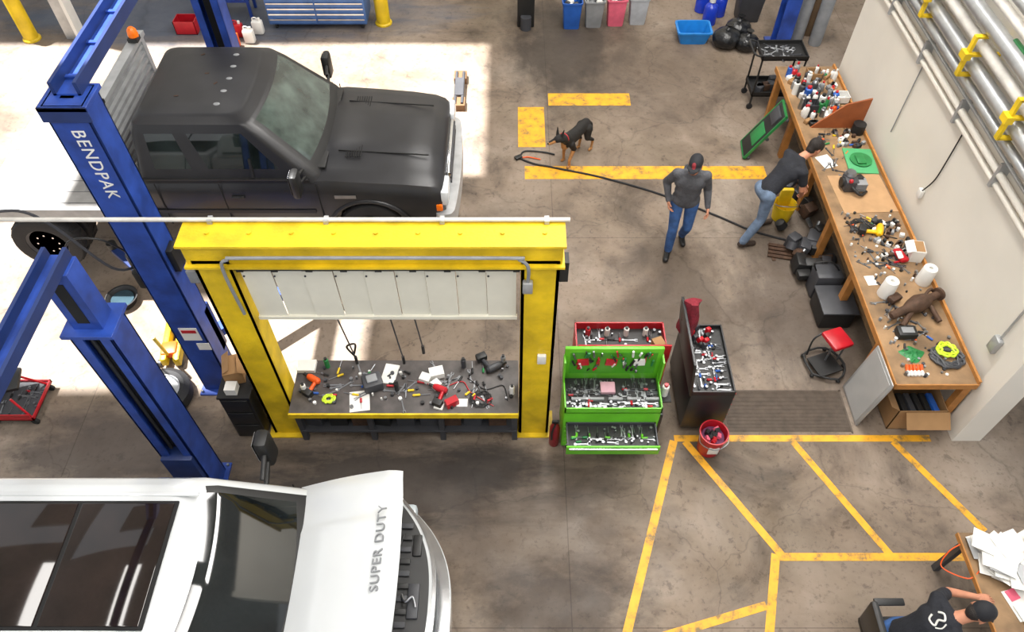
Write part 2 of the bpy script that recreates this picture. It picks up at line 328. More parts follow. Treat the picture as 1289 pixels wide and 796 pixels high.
# ---------------------------------------------------------------- lifts
def lift_post(name,cx,cy,h,open_dir,neck=None,W=.34):
    e=empty(name,(cx,cy,0)); s=open_dir
    b=B('column'); D=.3
    hh=neck or h
    b.bx(-W/2,W/2,-s*D/2,-s*(D/2-.02),0,hh,blue); 
    for q in(-1,1):
        b.bx(q*W/2,q*(W/2-.02),-D/2,D/2,0,hh,blue); b.bx(q*W/2,q*(W/2-.1),s*D/2,s*(D/2-.02),0,hh,blue)
        b.cyl((q*.08,s*.05,.02),(q*.08,s*.05,hh),.02,dgrey)
    b.bx(-.06,.06,-.04,.04,0,hh,dark)
    b.bx(-W/2-.05,W/2+.05,-D/2-.08,D/2+.08,0,.025,blue)
    for q in(-1,1):
        for r in(-1,1): b.cyl((q*.19,r*.19,.02),(q*.19,r*.19,.06),.015,steel,n=8)
    if neck:
        b.bx(-.21,.21,-.18,.18,neck-.02,neck+.02,blue); b.bx(-.12,.12,-.1,.1,neck,h,blue); b.bx(-.05,.05,s*.1,s*.105,neck+.1,h-.1,dark)
    else: b.bx(-.2,.2,-.17,.17,h-.04,h+.0,blue); b.bx(-.2,.2,-.17,-.155,h-.14,h,dblue)
    b.done(e,bev=.004); return e
L1=lift_post('two_post_lift',-3.58,5.15,4.15,1)
b=B('overhead_beam'); 
for q in(-.1,.1): b.bx(q-.015,q+.015,.0,4.6,4.15,4.27,dblue)
b.bx(-.11,.11,.0,4.6,4.15,4.165,blue)
for i in range(9): b.bx(-.1,.1,.2+i*.5,.24+i*.5,4.17,4.19,blue)
b.bx(-.75,.2,4.45,4.7,4.1,4.15,blue); b.done(L1)
b=B('far_column'); X=-.55;Y=4.55
b.bx(X-.18,X+.18,Y+.13,Y+.15,0,4.12,blue)
for q in(-1,1): b.bx(X+q*.18,X+q*.16,Y-.15,Y+.15,0,4.12,blue); b.bx(X+q*.18,X+q*.08,Y-.15,Y-.13,0,4.12,blue)
b.bx(X-.06,X+.06,Y-.04,Y+.06,0,4.12,dark); b.bx(X-.25,X+.25,Y-.2,Y+.2,0,.025,blue); b.done(L1,bev=.004)
b=B('carriage_and_arms')
for (bx_,by,sy) in((0,.16,1),(-.55,4.4,-1)):
    b.bx(bx_-.17,bx_+.17,by-.12,by+.04,.55,1.3,dblue,.01)
    for t in((1.5,1.55 if sy>0 else 3.95),(-1.6,1.6 if sy>0 else 3.9)):
        p=V((bx_,by+.05*sy,.66)); q=V((t[0],t[1],.66)); d=(q-p); n=d.normalized(); R=Matrix((n,V((-n.y,n.x,0)),V((0,0,1)))).transposed()
        b.box(p+d*.35,(d.length*.7,.14,.12),blue,R=R); b.box(p+d*.75,(d.length*.5,.1,.08),dblue,R=R); b.cyl(q,q+V((0,0,.12)),.06,black)
b.done(L1,bev=.004)
b=B('power_unit_and_labels'); b.box((-.24,.0,1.95),(.12,.14,.26),black,bev=.02); b.cyl((-.24,0,2.08),(-.24,0,2.28),.055,dgrey); b.box((0.02,-.155,1.15),(.2,.006,.22),paper); b.box((.02,-.16,1.2),(.16,.004,.05),red); b.box((.1,-.155,.92),(.14,.006,.12),paper)
b.box((.2,0,2.25),(.07,.16,.3),black,bev=.01)
b.tube([(-.24,0,2.28),(-.4,-.1,2.6),(-.75,-.1,2.5),(-1.0,.1,1.6),(-.95,.2,.8),(-1.0,.3,.02)],.01,black)
b.tube([(-.24,0,2.1),(-.35,-.2,2.3),(-.6,-.25,2.9),(-.75,-.3,3.15),(-.95,-.35,3.2)],.014,dgrey)
b.done(L1)
text('lettering','BENDPAK',.155,white,Matrix.Translation((0.02,-.153,3.55))@Euler((math.pi/2,math.pi/2,0)).to_matrix().to_4x4(),L1)
L2=lift_post('two_post_lift',-3.42,3.78,3.62,-1,2.95)
b=B('overhead_beam')
for q in(-.08,.08): b.bx(q-.015,q+.015,-3.6,0.1,3.62,3.72,dblue)
b.bx(-.09,.09,-3.6,.1,3.62,3.635,blue); b.done(L2)
b=B('far_column'); b.bx(-.18,.18,-3.75,-3.45,0,3.62,blue); b.bx(-.25,.25,-3.82,-3.4,0,.03,blue); b.done(L2)
b=B('carriage_and_arms'); b.bx(-.16,.16,-.2,-.03,.15,.9,dblue,.01)
for q in(-1,1): b.box((q*.45,-.28,.22),(.9,.12,.12),blue,rot=(0,0,-q*14)); b.cyl((q*.88,-.5,.28),(q*.88,-.5,.36),.06,black)
b.done(L2,bev=.004)
# ---------------------------------------------------------------- vehicles
def rrect(x0,x1,hw,r,bow,z,nf=24,ns=60):
    P=[]
    def add(x,y,fr=0):
        for cx,cy in((x1-r,hw-r),(x1-r,-hw+r),(x0+r,hw-r),(x0+r,-hw+r)):
            sx=1 if cx>x0+r+1e-6 else -1; sy=1 if cy>0 else -1
            if (x-cx)*sx>0 and (y-cy)*sy>0:
                d=V((x-cx,y-cy)); d=d.normalized()*r; x,y=cx+d.x,cy+d.y
        k=max(0,min(1,(x-(x1-.35))/.35)) if x1-x0>.7 else 1
        x+=bow*(1-(y/hw)**2)*k
        P.append((x,y,z))
    for i in range(nf): add(x1,-hw+2*hw*i/nf)
    for i in range(ns): add(x1-(x1-x0)*i/ns,hw)
    for i in range(nf): add(x0,hw-2*hw*i/nf)
    for i in range(ns): add(x0+(x1-x0)*i/ns,-hw)
    return P
def lerp(a,b,t): return [x+(y-x)*t for x,y in zip(a,b)]
def greenhouse(b,keys,paint,glass,sides,jr,nf=24,ns=60,sub=5,gside=None,js=None):
    gside=gside or glass; js=js or jr
    lv=[]
    for a,c in zip(keys[:-1],keys[1:]):
        for k in range(sub): lv.append(lerp(a,c,k/sub))
    lv.append(list(keys[-1]))
    rings=[rrect(k[1],k[2],k[3],k[4],k[5],k[0],nf,ns) for k in lv]
    def m(i,j):
        if i<0: return paint
        if i<nf: return glass if jr[0]<=j<jr[1] and .07<(i+.5)/nf<.93 else (black if jr[0]-1<=j<jr[1] and .03<(i+.5)/nf<.97 else paint)
        if not(js[0]<=j<js[1]): return paint
        if i<nf+ns: f=(i-nf+.5)/ns
        elif i<2*nf+ns: f=(i-nf-ns+.5)/nf; return gside if .12<f<.88 else paint
        else: f=1-(i-2*nf-ns+.5)/ns
        return gside if any(a<f<c for a,c in sides) else paint
    b.loft(rings,m)
def sec(x,zb,zt,hw,crown,shoulder=.06):
    h=[(0,zb),(hw*.8,zb),(hw*.95,zb+.05),(hw*.99,zb+.2),(hw,(zb+zt)/2+.05),(hw*.995,zt-.2),(hw*.98,zt-shoulder*1.6),(hw*.94,zt-shoulder*.6),(hw*.87,zt-.01),(hw*.75,zt+crown*.25),(hw*.55,zt+crown*.45),(hw*.48,zt+crown*.95),(hw*.25,zt+crown*1.05),(0,zt+crown*1.1)]
    r=[(x,y,z) for y,z in h]; r+=[(x,-y,z) for y,z in h[-2:0:-1]]
    return r
def wheel(b,c,r,wd,rim,side,n=32):
    ax=(0,side,0); c=V(c)
    b.rev([(r*.6,-wd*.45),(r*.85,-wd/2),(r*.96,-wd*.46),(r,-wd*.36),(r,wd*.36),(r*.96,wd*.46),(r*.85,wd/2),(r*.6,wd*.45),(r*.6,wd*.3)],c,ax,rubber,n)
    for k in range(n):
        t=2*math.pi*k/n; R=Euler((0,-t,0)).to_matrix(); b.box(c+R@V((r,0,0)),(.016,wd*.7,.03),rubber,R=R@rotm((20 if k%2 else -20,0,0)))
    b.rev([(0.001,wd*.28),(r*.18,wd*.3),(r*.2,wd*.2),(r*.45,wd*.12),(r*.58,wd*.4),(r*.61,wd*.42),(r*.61,wd*.3)],c,ax,rim,n)
    for k in range(8):
        t=2*math.pi*k/8; R=Euler((0,-t,0)).to_matrix(); p=c+R@V((r*.32,side*wd*.2,0)); b.cyl(p,p+V((0,side*.03,0)),.012,chrome,n=8); q=c+R@V((r*.5,side*wd*.28,0)); b.cyl(q,q+V((0,side*.004,0)),.035,dark,n=10)
def carve(o,cuts):
    cb=B('cut'); 
    for x,y0,y1,z,r in cuts: cb.cyl((x,y0,z),(x,y1,z),r,dark,n=40)
    c=cb.done(o.parent)
    c.data.materials.clear(); 
    for m in o.data.materials: c.data.materials.append(m)
    k=list(o.data.materials).index(dark) if dark in list(o.data.materials) else None
    if k is None: o.data.materials.append(dark); c.data.materials.append(dark); k=len(o.data.materials)-1
    for p in c.data.polygons: p.material_index=k
    md=o.modifiers.new('b','BOOLEAN'); md.object=c; md.operation='DIFFERENCE'; md.solver='EXACT'
    bpy.context.view_layer.update()
    me=bpy.data.meshes.new_from_object(o.evaluated_get(bpy.context.evaluated_depsgraph_get()))
    o.modifiers.clear(); o.data=me; bpy.data.objects.remove(c)
    me.set_sharp_from_angle(angle=math.radians(32))
def glassmat(name,col,r=.04,var=.5,sc=2.5):
    return M(name,col,r,0,var,sc,spec=.8)
bpaint=M('matte_black_paint','#232325',.36,0,.2,3,spec=.45); g1=glassmat('windshield_glass','#3f4944',.04,.7,3.0); g2=glassmat('dark_glass','#131718'); g3=glassmat('side_window_glass','#1c2322',.04,.8,2)
T1=empty('black_pickup_truck',(-.73,7.82,.5))
b=B('body'); 
S=[(-.1,.62,1.0,.93,.02),(-.13,.6,1.06,.945,.03),(-.18,.55,1.11,.965,.04),(-.3,.5,1.15,.985,.06),(-.6,.5,1.19,1.0,.075),(-1.1,.5,1.23,1.01,.085),(-1.5,.5,1.26,1.01,.07),(-1.66,.5,1.25,1.01,.02),(-2.4,.5,1.25,1.01,.0),(-3.4,.5,1.25,1.01,0),(-3.72,.5,1.24,1.0,0),(-3.76,.52,1.22,.98,0)]
b.loft([sec(*s) for s in S],bpaint); o=b.done(T1,25)
carve(o,[(-1.05,.68,1.2,.42,.5),(-1.05,-1.2,-.68,.42,.5)])
b=B('cab_roof_and_glass')
greenhouse(b,[(1.2,-3.76,-1.58,.97,.12,.12),(1.28,-3.75,-1.62,.955,.12,.12),(1.82,-3.69,-2.16,.82,.12,.1),(1.92,-3.65,-2.28,.785,.12,.08),(1.985,-3.58,-2.40,.69,.14,.05),(2.0,-3.42,-2.58,.5,.14,0)],bpaint,g1,[(.15,.56),(.66,.88)],(6,14),gside=g3,js=(6,10))
b.done(T1,30)
b=B('trim')
hl=M('headlamp_lens','#c9cdd0',.1,0,.05)
for s in(-1,1):
    for x in(-1.62,-2.78,-3.55): b.box((x,s*1.011,.9),(.012,.006,.66),dark)
    b.box((-2.2,s*1.012,.56),(1.16,.006,.012),dark); b.box((-2.6,s*1.02,1.02),(.16,.03,.035),black,bev=.01)
    b.box((-2.7,s*1.012,.78),(2.0,.008,.05),black); b.box((-2.7,s*.97,1.262),(2.0,.03,.02),black)
    b.box((-2.36,s*.93,1.4),(.03,.03,.24),black,rot=(s*14,0,0))
    b.cyl((-1.75,s*.95,1.28),(-1.78,s*1.16,1.33),.02,black); b.cyl((-1.75,s*.95,1.4),(-1.78,s*1.16,1.45),.02,black); b.box((-1.78,s*1.2,1.4),(.1,.2,.34),black,bev=.04); b.box((-1.835,s*1.2,1.41),(.006,.15,.27),chrome)
    pts=[(-1.05+.52*math.cos(t),s*1.0,.42+.52*math.sin(t)) for t in [math.pi*k/12 for k in range(13)]]; b.tube(pts,.03,bpaint,sub=2)
    b.box((-.1,s*.78,.92),(.1,.34,.22),hl,bev=.03); b.box((-.17,s*.965,.8),(.08,.03,.1),amber,bev=.01)
    b.box((-1.3,s*1.015,1.02),(.26,.006,.05),steel)
    b.tube([(-1.6,s*.1+.3,1.34),(-1.8,s*.35+.15,1.44)],.008,black)
b.loft([rrect(-.25,.0,.99,.1,.06,z,24,8) for z in(.42,.46,.66,.7)],M('bumper_silver','#b9babb',.35,.4))
b.box((-.08,0,.9),(.06,1.1,.22),chrome,bev=.02)
for k in range(3): b.box((-.045,0,.83+k*.07),(.02,1.05,.03),dgrey)
b.bx(-1.74,-1.52,-.8,.8,1.285,1.31,black,.01)
for y in(-.5,-.25,0,.25,.5): b.sph((-2.66-.12*y*y,y,1.985),.035,grey,(1.4,1,.7))
for x,y in((-2.95,.1),(-3.2,-.35),(-2.8,-.1),(-3.1,.5)): b.box((x,y,2.003),(.05,.02,.004),rust,rot=(0,0,random.uniform(0,90)))
for s in(-1,1):
    for k in range(7): b.box((-1.3+k*.03,s*.5,1.31),(.012,.22,.01),dark)
    b.box((-.85,s*.5,1.285),(1.1,.012,.012),dark,rot=(0,4,0))
b.box((-2.06,.3,1.75),(.2,.16,.006),M('sticker_cyan','#3fb6ca',.4),rot=(0,44,0))
b.box((-2.0,.05,1.69),(.1,.1,.006),paper,rot=(0,44,0))
b.bx(-5.7,-.3,-.42,-.34,.42,.55,black); b.bx(-5.7,-.3,.34,.42,.42,.55,black)
b.box((-1.05,0,.42),(.1,1.6,.1),rust); b.box((-5.12,0,.42),(.12,1.6,.12),rust)
b.done(T1)
b=B('wheels'); 
for s in(-1,1):
    wheel(b,(-1.05,s*.86,.42),.42,.26,steel,s)
    wheel(b,(-5.12,s*1.14,.42),.42,.24,dgrey,s); wheel(b,(-5.12,s*.86,.42),.42,.24,dgrey,s)
b.done(T1)
b=B('flatbed'); bedm=M('bed_plate','#8a8885',.5,.2,.15)
b.bx(-5.75,-3.98,-1.2,1.2,.92,1.0,bedm,.01)
for k in range(12): b.bx(-5.7,-4.0,-1.1+k*.2,-1.094+k*.2,1.0,1.003,dgrey)
for s in(-1,1): b.bx(-5.75,-3.98,s*1.2,s*1.24,.86,1.02,alu)
for s in(-1,1): b.box((-4.0,s*.85,1.5),(.08,.08,1.05),alu); b.box((-4.28,s*.85,1.4),(.06,.06,1.0),alu,rot=(0,28,0)); b.box((-3.96,s*.66,2.12),(.12,.12,.05),black)
for k in range(10): b.bx(-4.04,-3.97,-.85,.85,1.12+k*.1,1.16+k*.1,alu)
for k in range(3): b.bx(-4.3,-4.26,-.85,.85,1.1+k*.16,1.2+k*.16,alu)
b.bx(-4.06,-3.94,-.92,.92,2.02,2.08,alu)
for s in(-1,1): b.rev([(.06,0),(.065,.04),(.055,.1),(.03,.13)],(-3.96,s*.68,2.13),(0,0,1),amber)
b.done(T1)
# white truck
wpaint=M('white_car_paint','#c3c6c7',.2,0,.03,2,coat=1)
T2=empty('white_pickup_truck',(-.56,2.1,0))
b=B('body')
S=[(-.42,.5,1.08,.9,.0),(-.5,.5,1.12,.97,.0),(-.7,.5,1.15,1.02,.0),(-1.0,.5,1.18,1.03,.0),(-1.35,.5,1.24,1.03,.0),(-1.5,.5,1.28,1.03,.0),(-2.4,.5,1.29,1.03,.0),(-4.45,.5,1.29,1.03,0),(-4.5,.5,1.27,1.02,0)]
b.loft([sec(*s) for s in S],wpaint); o=b.done(T2,32); carve(o,[(-1.0,.7,1.2,.42,.5),(-1.0,-1.2,-.7,.42,.5)])
b=B('cab_roof_and_glass')
greenhouse(b,[(1.25,-4.45,-1.24,1.0,.12,.14),(1.31,-4.44,-1.30,.985,.12,.14),(1.82,-4.36,-1.98,.84,.12,.12),(1.9,-4.33,-2.12,.79,.12,.1),(1.955,-4.25,-2.24,.70,.14,.06),(1.97,-4.1,-2.4,.52,.14,0)],wpaint,g2,[(.12,.46),(.52,.84)],(6,13),js=(6,10))
b.done(T2,40)
b=B('panoramic_roof'); 
sg=glassmat('sunroof_glass','#1e1613',.06)
b.box((-2.6,.04,1.976),(.76,.98,.02),sg,bev=.01); b.box((-3.6,.04,1.976),(1.18,.98,.02),sg,bev=.01)
b.box((-3.2,.04,1.968),(2.02,1.03,.02),dark,bev=.01)
for s in(-1,1): b.box((-3.15,.04+s*.58,1.96),(2.2,.04,.02),wpaint,bev=.008)
b.cyl((-2.25,-.35,1.95),(-2.25,-.35,1.985),.02,black); b.done(T2)
b=B('hood')
def hood_pt(u,y):
    x=-1.42+u*1.0+.06*(1-(y/1.0)**2)*(u); z=1.28+u*.42+.05*math.cos(y/1.0*1.3)+.04*math.sin(math.pi*u)
    if abs(y)<.58: z+=.04*min(1,(.58-abs(y))/.07)*min(1,u*3)
    if abs(y)>.9: z-=(abs(y)-.9)*.4
    if u>.9: z-=(u-.9)*.5
    return (x,y,z)
ys=[-1.02+2.04*i/40 for i in range(41)]
top=[[hood_pt(j/16,y*(1-.02*(j/16))) for y in ys] for j in range(17)]
b.loft([r+[(p[0]-.01,p[1],p[2]-.04) for p in r[::-1]] for r in top],wpaint)
b.done(T2,40)
b=B('front_end')
def fx(y,o=0): return -.06+o-.40*(abs(y)/1.0)**2.6
ys=[-1.0+2.0*i/40 for i in range(41)]
def band(z0,z1,o,th,m):
    rings=[[(fx(y,o),y,z1),(fx(y,o),y,z0),(fx(y,o)-th,y,z0),(fx(y,o)-th,y,z1)] for y in ys]; b.loft(rings,m)
band(.92,1.12,-.08,.05,wpaint); band(.5,.74,.06,.16,wpaint); band(.74,.92,-.1,.05,black); band(.72,.76,.05,.14,chrome); band(1.08,1.13,-.05,.03,chrome)
rings=[[(fx(y,-.11),y,1.12),(fx(y,-.11),y,.9),(-.95,y,.9),(-.95,y,1.18)] for y in [q*.93 for q in ys]]; b.loft(rings,black)
for k in range(14): b.box((-.44,-.75+k*.11,1.15),(.18,.05,.016),dgrey if k%2 else black,bev=.006)
b.box((-.3,0,1.14),(.1,.3,.04),dgrey,bev=.01); b.box((-.3,.5,1.13),(.08,.2,.04),black,bev=.01); b.box((-.27,-.45,1.14),(.07,.16,.05),dgrey,bev=.01)
b.cyl((-.55,.3,1.18),(-.55,.3,1.24),.03,black); b.tube([(-.5,-.6,1.18),(-.45,-.2,1.18),(-.5,.2,1.18),(-.42,.6,1.18)],.008,black)
b.tube([(-.4,.05,1.17),(-.36,-.02,1.2),(-.3,.02,1.2),(-.27,-.06,1.18)],.01,steel)
hl2=M('headlamp_lens2','#b9c2c6',.08,0,.05)
for s in(-1,1): b.box((-.42,s*.86,1.0),(.16,.16,.16),hl2,bev=.04)
b.done(T2)
b=B('trim_and_mirrors')
for s in(-1,1):
    b.cyl((-1.72,s*.98,1.35),(-1.74,s*1.22,1.4),.025,black); b.cyl((-1.72,s*.98,1.48),(-1.74,s*1.22,1.52),.025,black); b.box((-1.75,s*1.3,1.5),(.14,.2,.42),black,bev=.05); b.box((-1.826,s*1.3,1.52),(.006,.15,.3),chrome)
    for x in(-1.5,-2.75,-3.9): b.box((x,s*1.032,.95),(.012,.006,.66),dark)
    b.box((-2.6,s*1.04,1.08),(.18,.03,.04),wpaint,bev=.01); b.box((-3.0,s*1.0,1.315),(2.6,.03,.02),black)
b.bx(-1.46,-1.3,-.85,.85,1.3,1.325,black,.01)
b.tube([(-1.38,.5,1.34),(-1.56,.1,1.48),(-1.64,-.1,1.54)],.009,black); b.tube([(-1.38,-.2,1.34),(-1.56,-.55,1.48)],.009,black)
b.box((-1.68,.35,1.64),(.02,.12,.16),paper,rot=(0,-46,0))
b.bx(-6.2,-4.55,-1.03,1.03,.6,1.3,wpaint,.04); b.bx(-6.1,-4.65,-.85,.85,1.29,1.305,dark)
b.done(T2)
b=B('wheels')
for s in(-1,1): wheel(b,(-1.0,s*.88,.42),.42,.27,alu,s); wheel(b,(-5.1,s*.92,.42),.42,.27,alu,s)
b.done(T2)
text('hood_lettering','SUPER DUTY',.115,grey,Matrix.Translation((-.54,.25,1.752))@Euler((0,-math.atan(.35),0)).to_matrix().to_4x4()@Euler((0,0,math.pi/2)).to_matrix().to_4x4(),T2,.006)
# ---------------------------------------------------------------- right workbench
w=B('long_workbench')
w.bx(4.2,5.1,4.5,10.5,.86,.9,wood); w.bx(4.185,4.2,4.5,10.5,.82,.905,ply); w.bx(4.2,5.1,4.485,4.5,.82,.905,ply); w.bx(5.08,5.11,4.5,10.5,.9,.95,ply)
for y in(5.12,6.2,7.2,8.2,9.4,10.4):
    for x in(4.27,5.02): w.bx(x-.045,x+.045,y-.045,y+.045,0,.86,ply)
w.bx(5.0,5.09,4.52,4.6,0,.86,ply)
w.bx(4.5,5.05,5.2,10.4,.2,.23,wood); w.done()
Z=.9
o=B('grey_metal_panel'); Rp=rotm((0,7,0)); o.box((4.135,4.78,.43),(.03,.56,.87),M('panel_grey','#a3a3a1',.35,.3,.06),R=Rp,bev=.012)
o.box((4.118,4.78,.43),(.006,.48,.79),M('panel_grey2','#b2b2b0',.3,.3,.05),R=Rp); o.done()
o=B('cardboard_box'); x0,x1,y0,y1=4.42,4.98,4.46,4.86
for a in((x0,x0+.008,y0,y1),(x1-.008,x1,y0,y1),(x0,x1,y0,y0+.008),(x0,x1,y1-.008,y1)): o.bx(*a,0,.4,cardb)
o.bx(x0,x1,y0,y1,0,.01,cardb); o.box(((x0+x1)/2+.05,4.37,.33),(.5,.2,.006),cardb,rot=(35,0,0)); o.box((x0-.06,4.64,.45),(.15,.36,.006),cardb,rot=(0,35,0))
for k in range(5): o.box((4.52+k*.09,4.62,.26),(.07,.26,.16),[black,dgrey,black,dark,bluep][k],rot=(0,6,4),bev=.01)
o.done()
o=B('spray_cans_and_bottles')
cols=[red,white,bluep,dgrey,white,grey,orange,dgreen,paper,grey,black,dgrey,steel,white]
for i in range(50):
    x=random.uniform(4.3,5.0);y=random.uniform(9.15,10.3);r=random.uniform(.028,.055);h=random.uniform(.1,.24)
    (bottle if i%2 else can)(o,x,y,Z,r,h,random.choice(cols),random.choice([white,red,black,grey]))
for i in range(34):
    x=random.uniform(4.3,5.0);y=random.uniform(9.0,10.3); o.box((x,y,Z+.03),(random.uniform(.05,.15),random.uniform(.04,.1),.06),random.choice([white,paper,dgrey,black,cardb,grey]),rot=(0,0,random.uniform(0,90)),bev=.004)
for x,y,m in((4.95,9.6,white),(4.45,9.4,dgrey),(4.7,10.2,cardb),(4.55,9.8,grey)):
    o.bx(x-.11,x+.11,y-.09,y+.09,Z,Z+.02,m)
    for q in(-1,1): o.bx(x+q*.11,x+q*.1,y-.09,y+.09,Z,Z+.12,m); o.bx(x-.11,x+.11,y+q*.09,y+q*.08,Z,Z+.12,m)
o.done()
o=B('plywood_divider'); vs=[(4.35,8.95,Z),(5.08,8.95,Z),(5.08,8.95,1.4),(4.75,8.95,1.3)]; o.add([V(p) for p in vs]+[V(p)+V((0,.025,0)) for p in vs],[(0,1,2,3),(4,5,6,7),(0,1,5,4),(1,2,6,5),(2,3,7,6),(3,0,4,7)],brownb,False); o.cyl((5.0,8.85,Z),(5.0,8.85,Z+.15),.09,black,n=24); o.done()
o=B('green_gasket_mat'); o.box((4.86,8.2,Z+.012),(.4,.52,.024),M('mint_green','#4a9c66',.5,0,.05),rot=(0,0,-4),bev=.01); o.rev([(.13,0),(.15,.01),(.15,.02),(.12,.025)],(4.86,8.2,Z+.024),(0,0,1),dgreen); o.box((4.84,8.18,Z+.06),(.12,.18,.03),dgreen,bev=.01); o.done()
o=B('paper_sheet'); sheet(o,4.39,8.2,Z,.2,.26,20,paper); o.done()
o=B('paper_sheet'); sheet(o,4.36,6.0,Z,.12,.15,5,paper); o.done()
o=B('cardboard_sheet'); sheet(o,4.7,7.55,Z,.72,.74,3,M('cardboard_flat','#a98660',.85,0,.1),.006); o.done()
o=B('small_engine'); x,y=4.53,7.66; z=Z+.006
o.box((x,y,z+.09),(.18,.22,.18),dgrey,bev=.03); o.cyl((x-.12,y,z+.1),(x+.16,y,z+.1),.07,black); o.rev([(.07,0),(.08,.02),(.06,.06)],(x,y+.06,z+.17),(0,0,1),steel)
for k in range(6): o.box((x+.12,y-.06,z+.05+k*.022),(.14,.14,.008),grey)
o.tube([(x,y-.1,z+.1),(x+.1,y-.2,z+.05),(x+.22,y-.1,z+.02)],.02,black); o.sph((x-.04,y-.1,z+.2),.03,red)
o.box((x+.16,y+.1,z+.05),(.14,.12,.1),black,rot=(0,0,25),bev=.02); o.done()
o=B('power_cord_coil'); coil(o,4.5,6.92,Z,.15,black,6,.007); o.tube([(4.6,7.1,Z+.01),(4.75,7.0,Z+.01),(4.7,6.8,Z+.01),(4.9,6.7,Z+.01)],.007,black); o.done()
o=B('yellow_power_drill'); drill(o,4.66,6.72,Z,1.2,M('tool_yellow','#e2ac0f',.4),1.3); o.done()
o=B('bench_hand_tools')
for i in range(40): driver(o,random.uniform(4.4,4.8),random.choice([random.uniform(6.2,7.1),random.uniform(4.8,5.4),random.uniform(8.4,8.8)]),Z,random.uniform(0,6.28),random.uniform(.12,.2),random.choice(hm))
for i in range(44): wrench(o,random.uniform(4.4,4.8),random.choice([random.uniform(6.2,7.1),random.uniform(5.2,6.0),random.uniform(7.9,8.8)]),Z,random.uniform(0,6.28),random.uniform(.12,.18),random.choice([steel,dgrey]))
for i in range(140):
    x=random.uniform(4.28,5.02);y=random.uniform(4.6,7.2); o.cyl((x,y,Z),(x,y,Z+random.uniform(.01,.05)),random.uniform(.008,.022),random.choice([steel,black,dgrey,rust,white,grey]),n=8)
for i in range(70):
    x=random.uniform(4.62,5.02);y=random.choice([random.uniform(6.35,7.05),random.uniform(6.35,7.05),random.uniform(8.5,8.85)]); o.box((x,y,Z+.025),(random.uniform(.03,.09),random.uniform(.03,.06),.05),random.choice([white,paper,dgrey,grey,black,black,steel,rust]),rot=(0,0,random.uniform(0,90)),bev=.004)
o.done()
o=B('white_carton'); o.box((5.0,6.4,Z+.09),(.16,.2,.18),paper,rot=(0,0,-8)); o.box((4.9,6.4,Z+.185),(.1,.2,.004),paper,rot=(0,-25,-8)); o.box((5.0,6.4,Z+.183),(.14,.18,.004),cardb,rot=(0,0,-8)); o.done()
o=B('snack_bag'); o.box((4.83,6.38,Z+.04),(.12,.22,.07),red,rot=(0,10,15),bev=.03); o.box((4.8,6.36,Z+.07),(.07,.12,.02),paper,bev=.008); o.done()
def roll(x,y,tilt=0):
    o=B('paper_towel_roll'); ax=V((math.sin(tilt),0,math.cos(tilt))); o.rev([(.025,0),(.09,0),(.092,.01),(.08,.24),(.076,.25),(.025,.25),(.022,.2)],V((x,y,Z+.002+.08*math.sin(abs(tilt)))),ax,paper,24); o.done()
roll(4.46,5.78); roll(4.98,5.98)
o=B('axle_housing_part'); P=V((4.74,5.55,Z+.08))
o.rev([(.03,-.42),(.05,-.4),(.05,-.2),(.09,-.1),(.11,0),(.09,.1),(.05,.18),(.045,.3),(.08,.31),(.08,.34),(.03,.345)],P+V((0,0,.03)),(.9,.45,0),rust,20)
o.rev([(.1,0),(.12,.03),(.1,.08),(.05,.1)],P,(-.4,.9,.1),rust,20); o.cyl(P+V((-.1,-.1,0)),P+V((-.25,-.28,-.04)),.035,rust); o.cyl(P+V((.15,-.02,.0)),P+V((.2,-.22,-.03)),.03,rust); o.box(P+V((-.22,.12,-.02)),(.16,.1,.08),rust,rot=(0,0,30),bev=.02)
o.tube([P+V((.1,.1,.0)),P+V((.2,.2,.05)),P+V((.3,.2,-.03))],.02,rust); o.done()
o=B('battery_charger'); o.box((4.5,5.17,Z+.05),(.22,.15,.1),black,bev=.02); o.box((4.5,5.17,Z+.103),(.14,.08,.006),grey,bev=.003); o.done()
o=B('green_rag'); 
ring=[[(4.5+(.0+.13*r)*math.cos(t)*(1+.25*math.sin(3*t)),4.9+.1*r*math.sin(t)*(1+.2*math.cos(4*t)),Z+.002+.045*(1-r)*(1+.4*math.sin(5*t))) for t in [k*2*math.pi/24 for k in range(24)]] for r in(1,.8,.6,.4,.2)]
o.loft(ring,dgreen); o.done()
o=B('battery_pack'); 
for k in range(5): o.cyl((4.36+k*.04,4.66,Z+.02),(4.38+k*.04,4.74,Z+.02),.018,orange,n=10); o.cyl((4.36+k*.04,4.60,Z+.02),(4.36+k*.04,4.66,Z+.02),.018,white,n=10)
o.done()
o=B('shrink_wrapped_hose'); coil(o,4.87,4.85,Z,.19,dgrey,7,.014); coil(o,4.88,4.93,Z+.03,.12,neon,3,.014); o.done()
